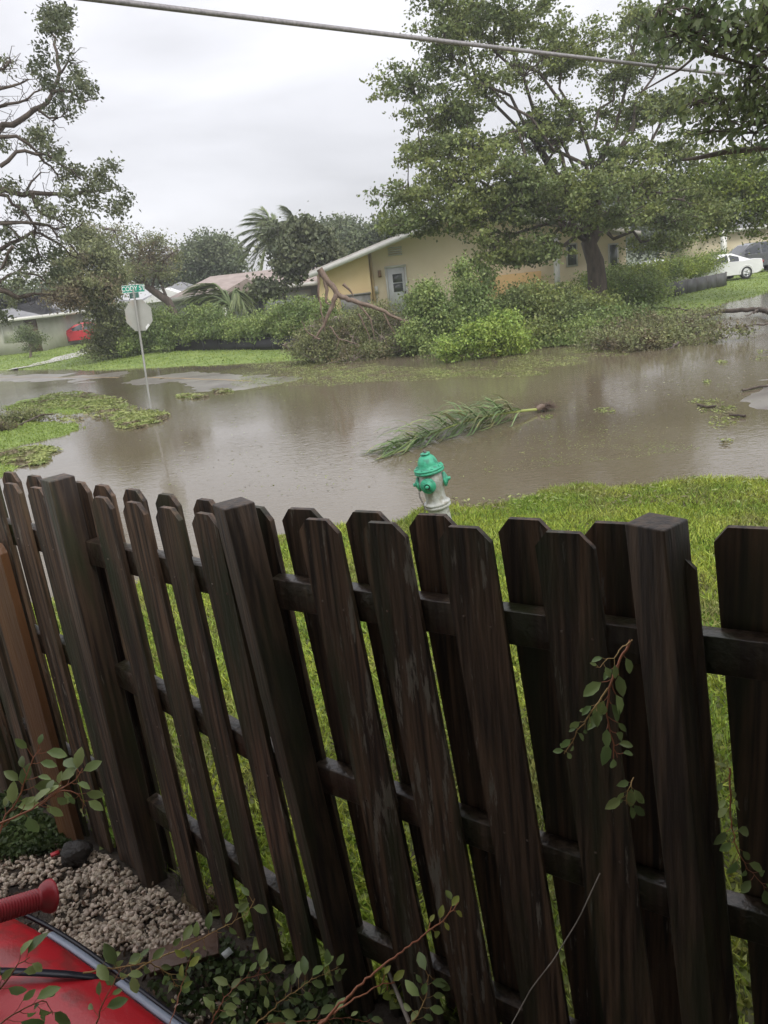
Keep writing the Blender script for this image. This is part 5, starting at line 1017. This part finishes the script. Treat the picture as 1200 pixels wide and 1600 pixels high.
def sec(s, q, w):
    return A_+dz*Lr*s+nr*(q[0]+.018*math.sin(s*5)-.05*(s-.5)**2)*w+np.array([0, 0, q[1]*1.2+.03*math.sin(s*3.1)])
V = []; 
for i in range(K):
    s = i/(K-1); w = 1.0
    for q in prof: V.append(sec(s, q, w))
n_ = len(prof); g = G(); g.add(V, [[i*n_+j, i*n_+j+1, (i+1)*n_+j+1, (i+1)*n_+j] for i in range(K-1) for j in range(n_-1)]); g.add(V[:n_], [list(range(n_))]); g.add(V[-n_:], [list(range(n_))[::-1]])
g.build('body', M['red_gloss'], t, smooth=True)
def side_band(nm, o0, o1, z0, z1, s0, s1, mat):
    g = G(); V = []; k = 20
    for i in range(k):
        s = s0+(s1-s0)*i/(k-1); V += [sec(s, (o0, z0), 1), sec(s, (o1, z1), 1), sec(s, (o1, z1-.012), 1), sec(s, (o0, z0-.012), 1)]
    g.add(V, [[i*4+j, i*4+(j+1) % 4, (i+1)*4+(j+1) % 4, (i+1)*4+j] for i in range(k-1) for j in range(4)]); g.add(V[:4], [[0, 1, 2, 3]]); g.add(V[-4:], [[3, 2, 1, 0]]); g.build(nm, mat, t)
side_band('side_strip', .060, .082, -.03, -.036, .42, .63, M['grey_strip']); side_band('side_strip', .060, .086, -.03, -.036, .68, 1, M['grey_strip'])
side_band('rim', .083, .094, -.03, -.034, .3, 1, M['black_plastic'])
g = G(); P = [at(-60, 1525, .72), at(0, 1522, .70), at(60, 1524, .69), at(110, 1527, .67), at(150, 1531, .64), at(178, 1538, .60)]; P = resample(P, .01); sdv = np.array([0, .0, .0]); 
W_ = np.gradient(P, axis=0); W_ /= np.linalg.norm(W_, axis=1)[:, None]; sd = np.cross(W_, [0, 0, 1]); V = []
for p_, s_ in zip(P, sd*1.7): V += [p_+s_*.0065+np.array([0, 0, .012]), p_-s_*.0065+np.array([0, 0, .012]), p_-s_*.0065+np.array([0, 0, .008]), p_+s_*.0065+np.array([0, 0, .008])]
g.add(V, [[i*4+j, i*4+(j+1) % 4, (i+1)*4+(j+1) % 4, (i+1)*4+j] for i in range(len(P)-1) for j in range(4)]); g.build('strap', M['black_plastic'], t)
a = atY(-70, 1445, 1.02); b_ = atY(84, 1398, 1.12); g = G(); ln = np.linalg.norm(b_-a); dd = (b_-a)/ln; zq = np.array([0, 0, 1.]); q = Matrix.Identity(3); R = np.array(Vector(dd).to_track_quat('Z', 'Y').to_matrix())
pr = [(0, 0)]; x = 0
while x < ln-.03: pr += [(.0165, x), (.0185, x+.0015), (.0185, x+.003), (.0165, x+.0045)]; x += .0048
pr += [(.018, ln-.024), (.024, ln-.018), (.028, ln-.010), (.028, ln-.003), (.024, ln), (0, ln)]
g.lathe(pr, 24, a, R); g.build('grip', M['red_rubber'], t)
g = G(); g.tube([a-dd*.25+np.array([0, 0, -.1]), a-dd*.06, a+dd*.02], .011, 8); g.build('handlebar', M['black_plastic'], t)

# ------------------------------------------------------------------ unseen house wall and eave, added behind the viewpoint to darken the fence
t = thing('shade_house', 'unseen wall and eave added behind the viewpoint to shade the fence and garden', 'house', (0, -1, 0))
g = G(); g.box((0, -1.2, 1.6), (12, .2, 3.6)); g.build('wall', M['wall_cream'], t)
g = G(); g.box((0, -.04, 3.2), (12.6, 2.5, .12)); g.build('eave', M['board_old'], t)
g = G(); g.box((0, -.75, .3), (3, .7, .9)); g.build('step', M['concrete'], t)

# ------------------------------------------------------------------ rain haze
HAZE = .0014
if HAZE:
    hm = bpy.data.materials.new('haze'); hm.use_nodes = True; n = hm.node_tree.nodes; l = hm.node_tree.links; n.remove(n['Principled BSDF'])
    v = n.new('ShaderNodeVolumePrincipled'); v.inputs['Color'].default_value = (.93, .94, .97, 1); v.inputs['Density'].default_value = HAZE; l.new(v.outputs[0], n['Material Output'].inputs['Volume'])
    g = G(); g.box((0, 60, 9.2), (260, 160, 21.6)); setp(g.build('haze', hm), kind='stuff')
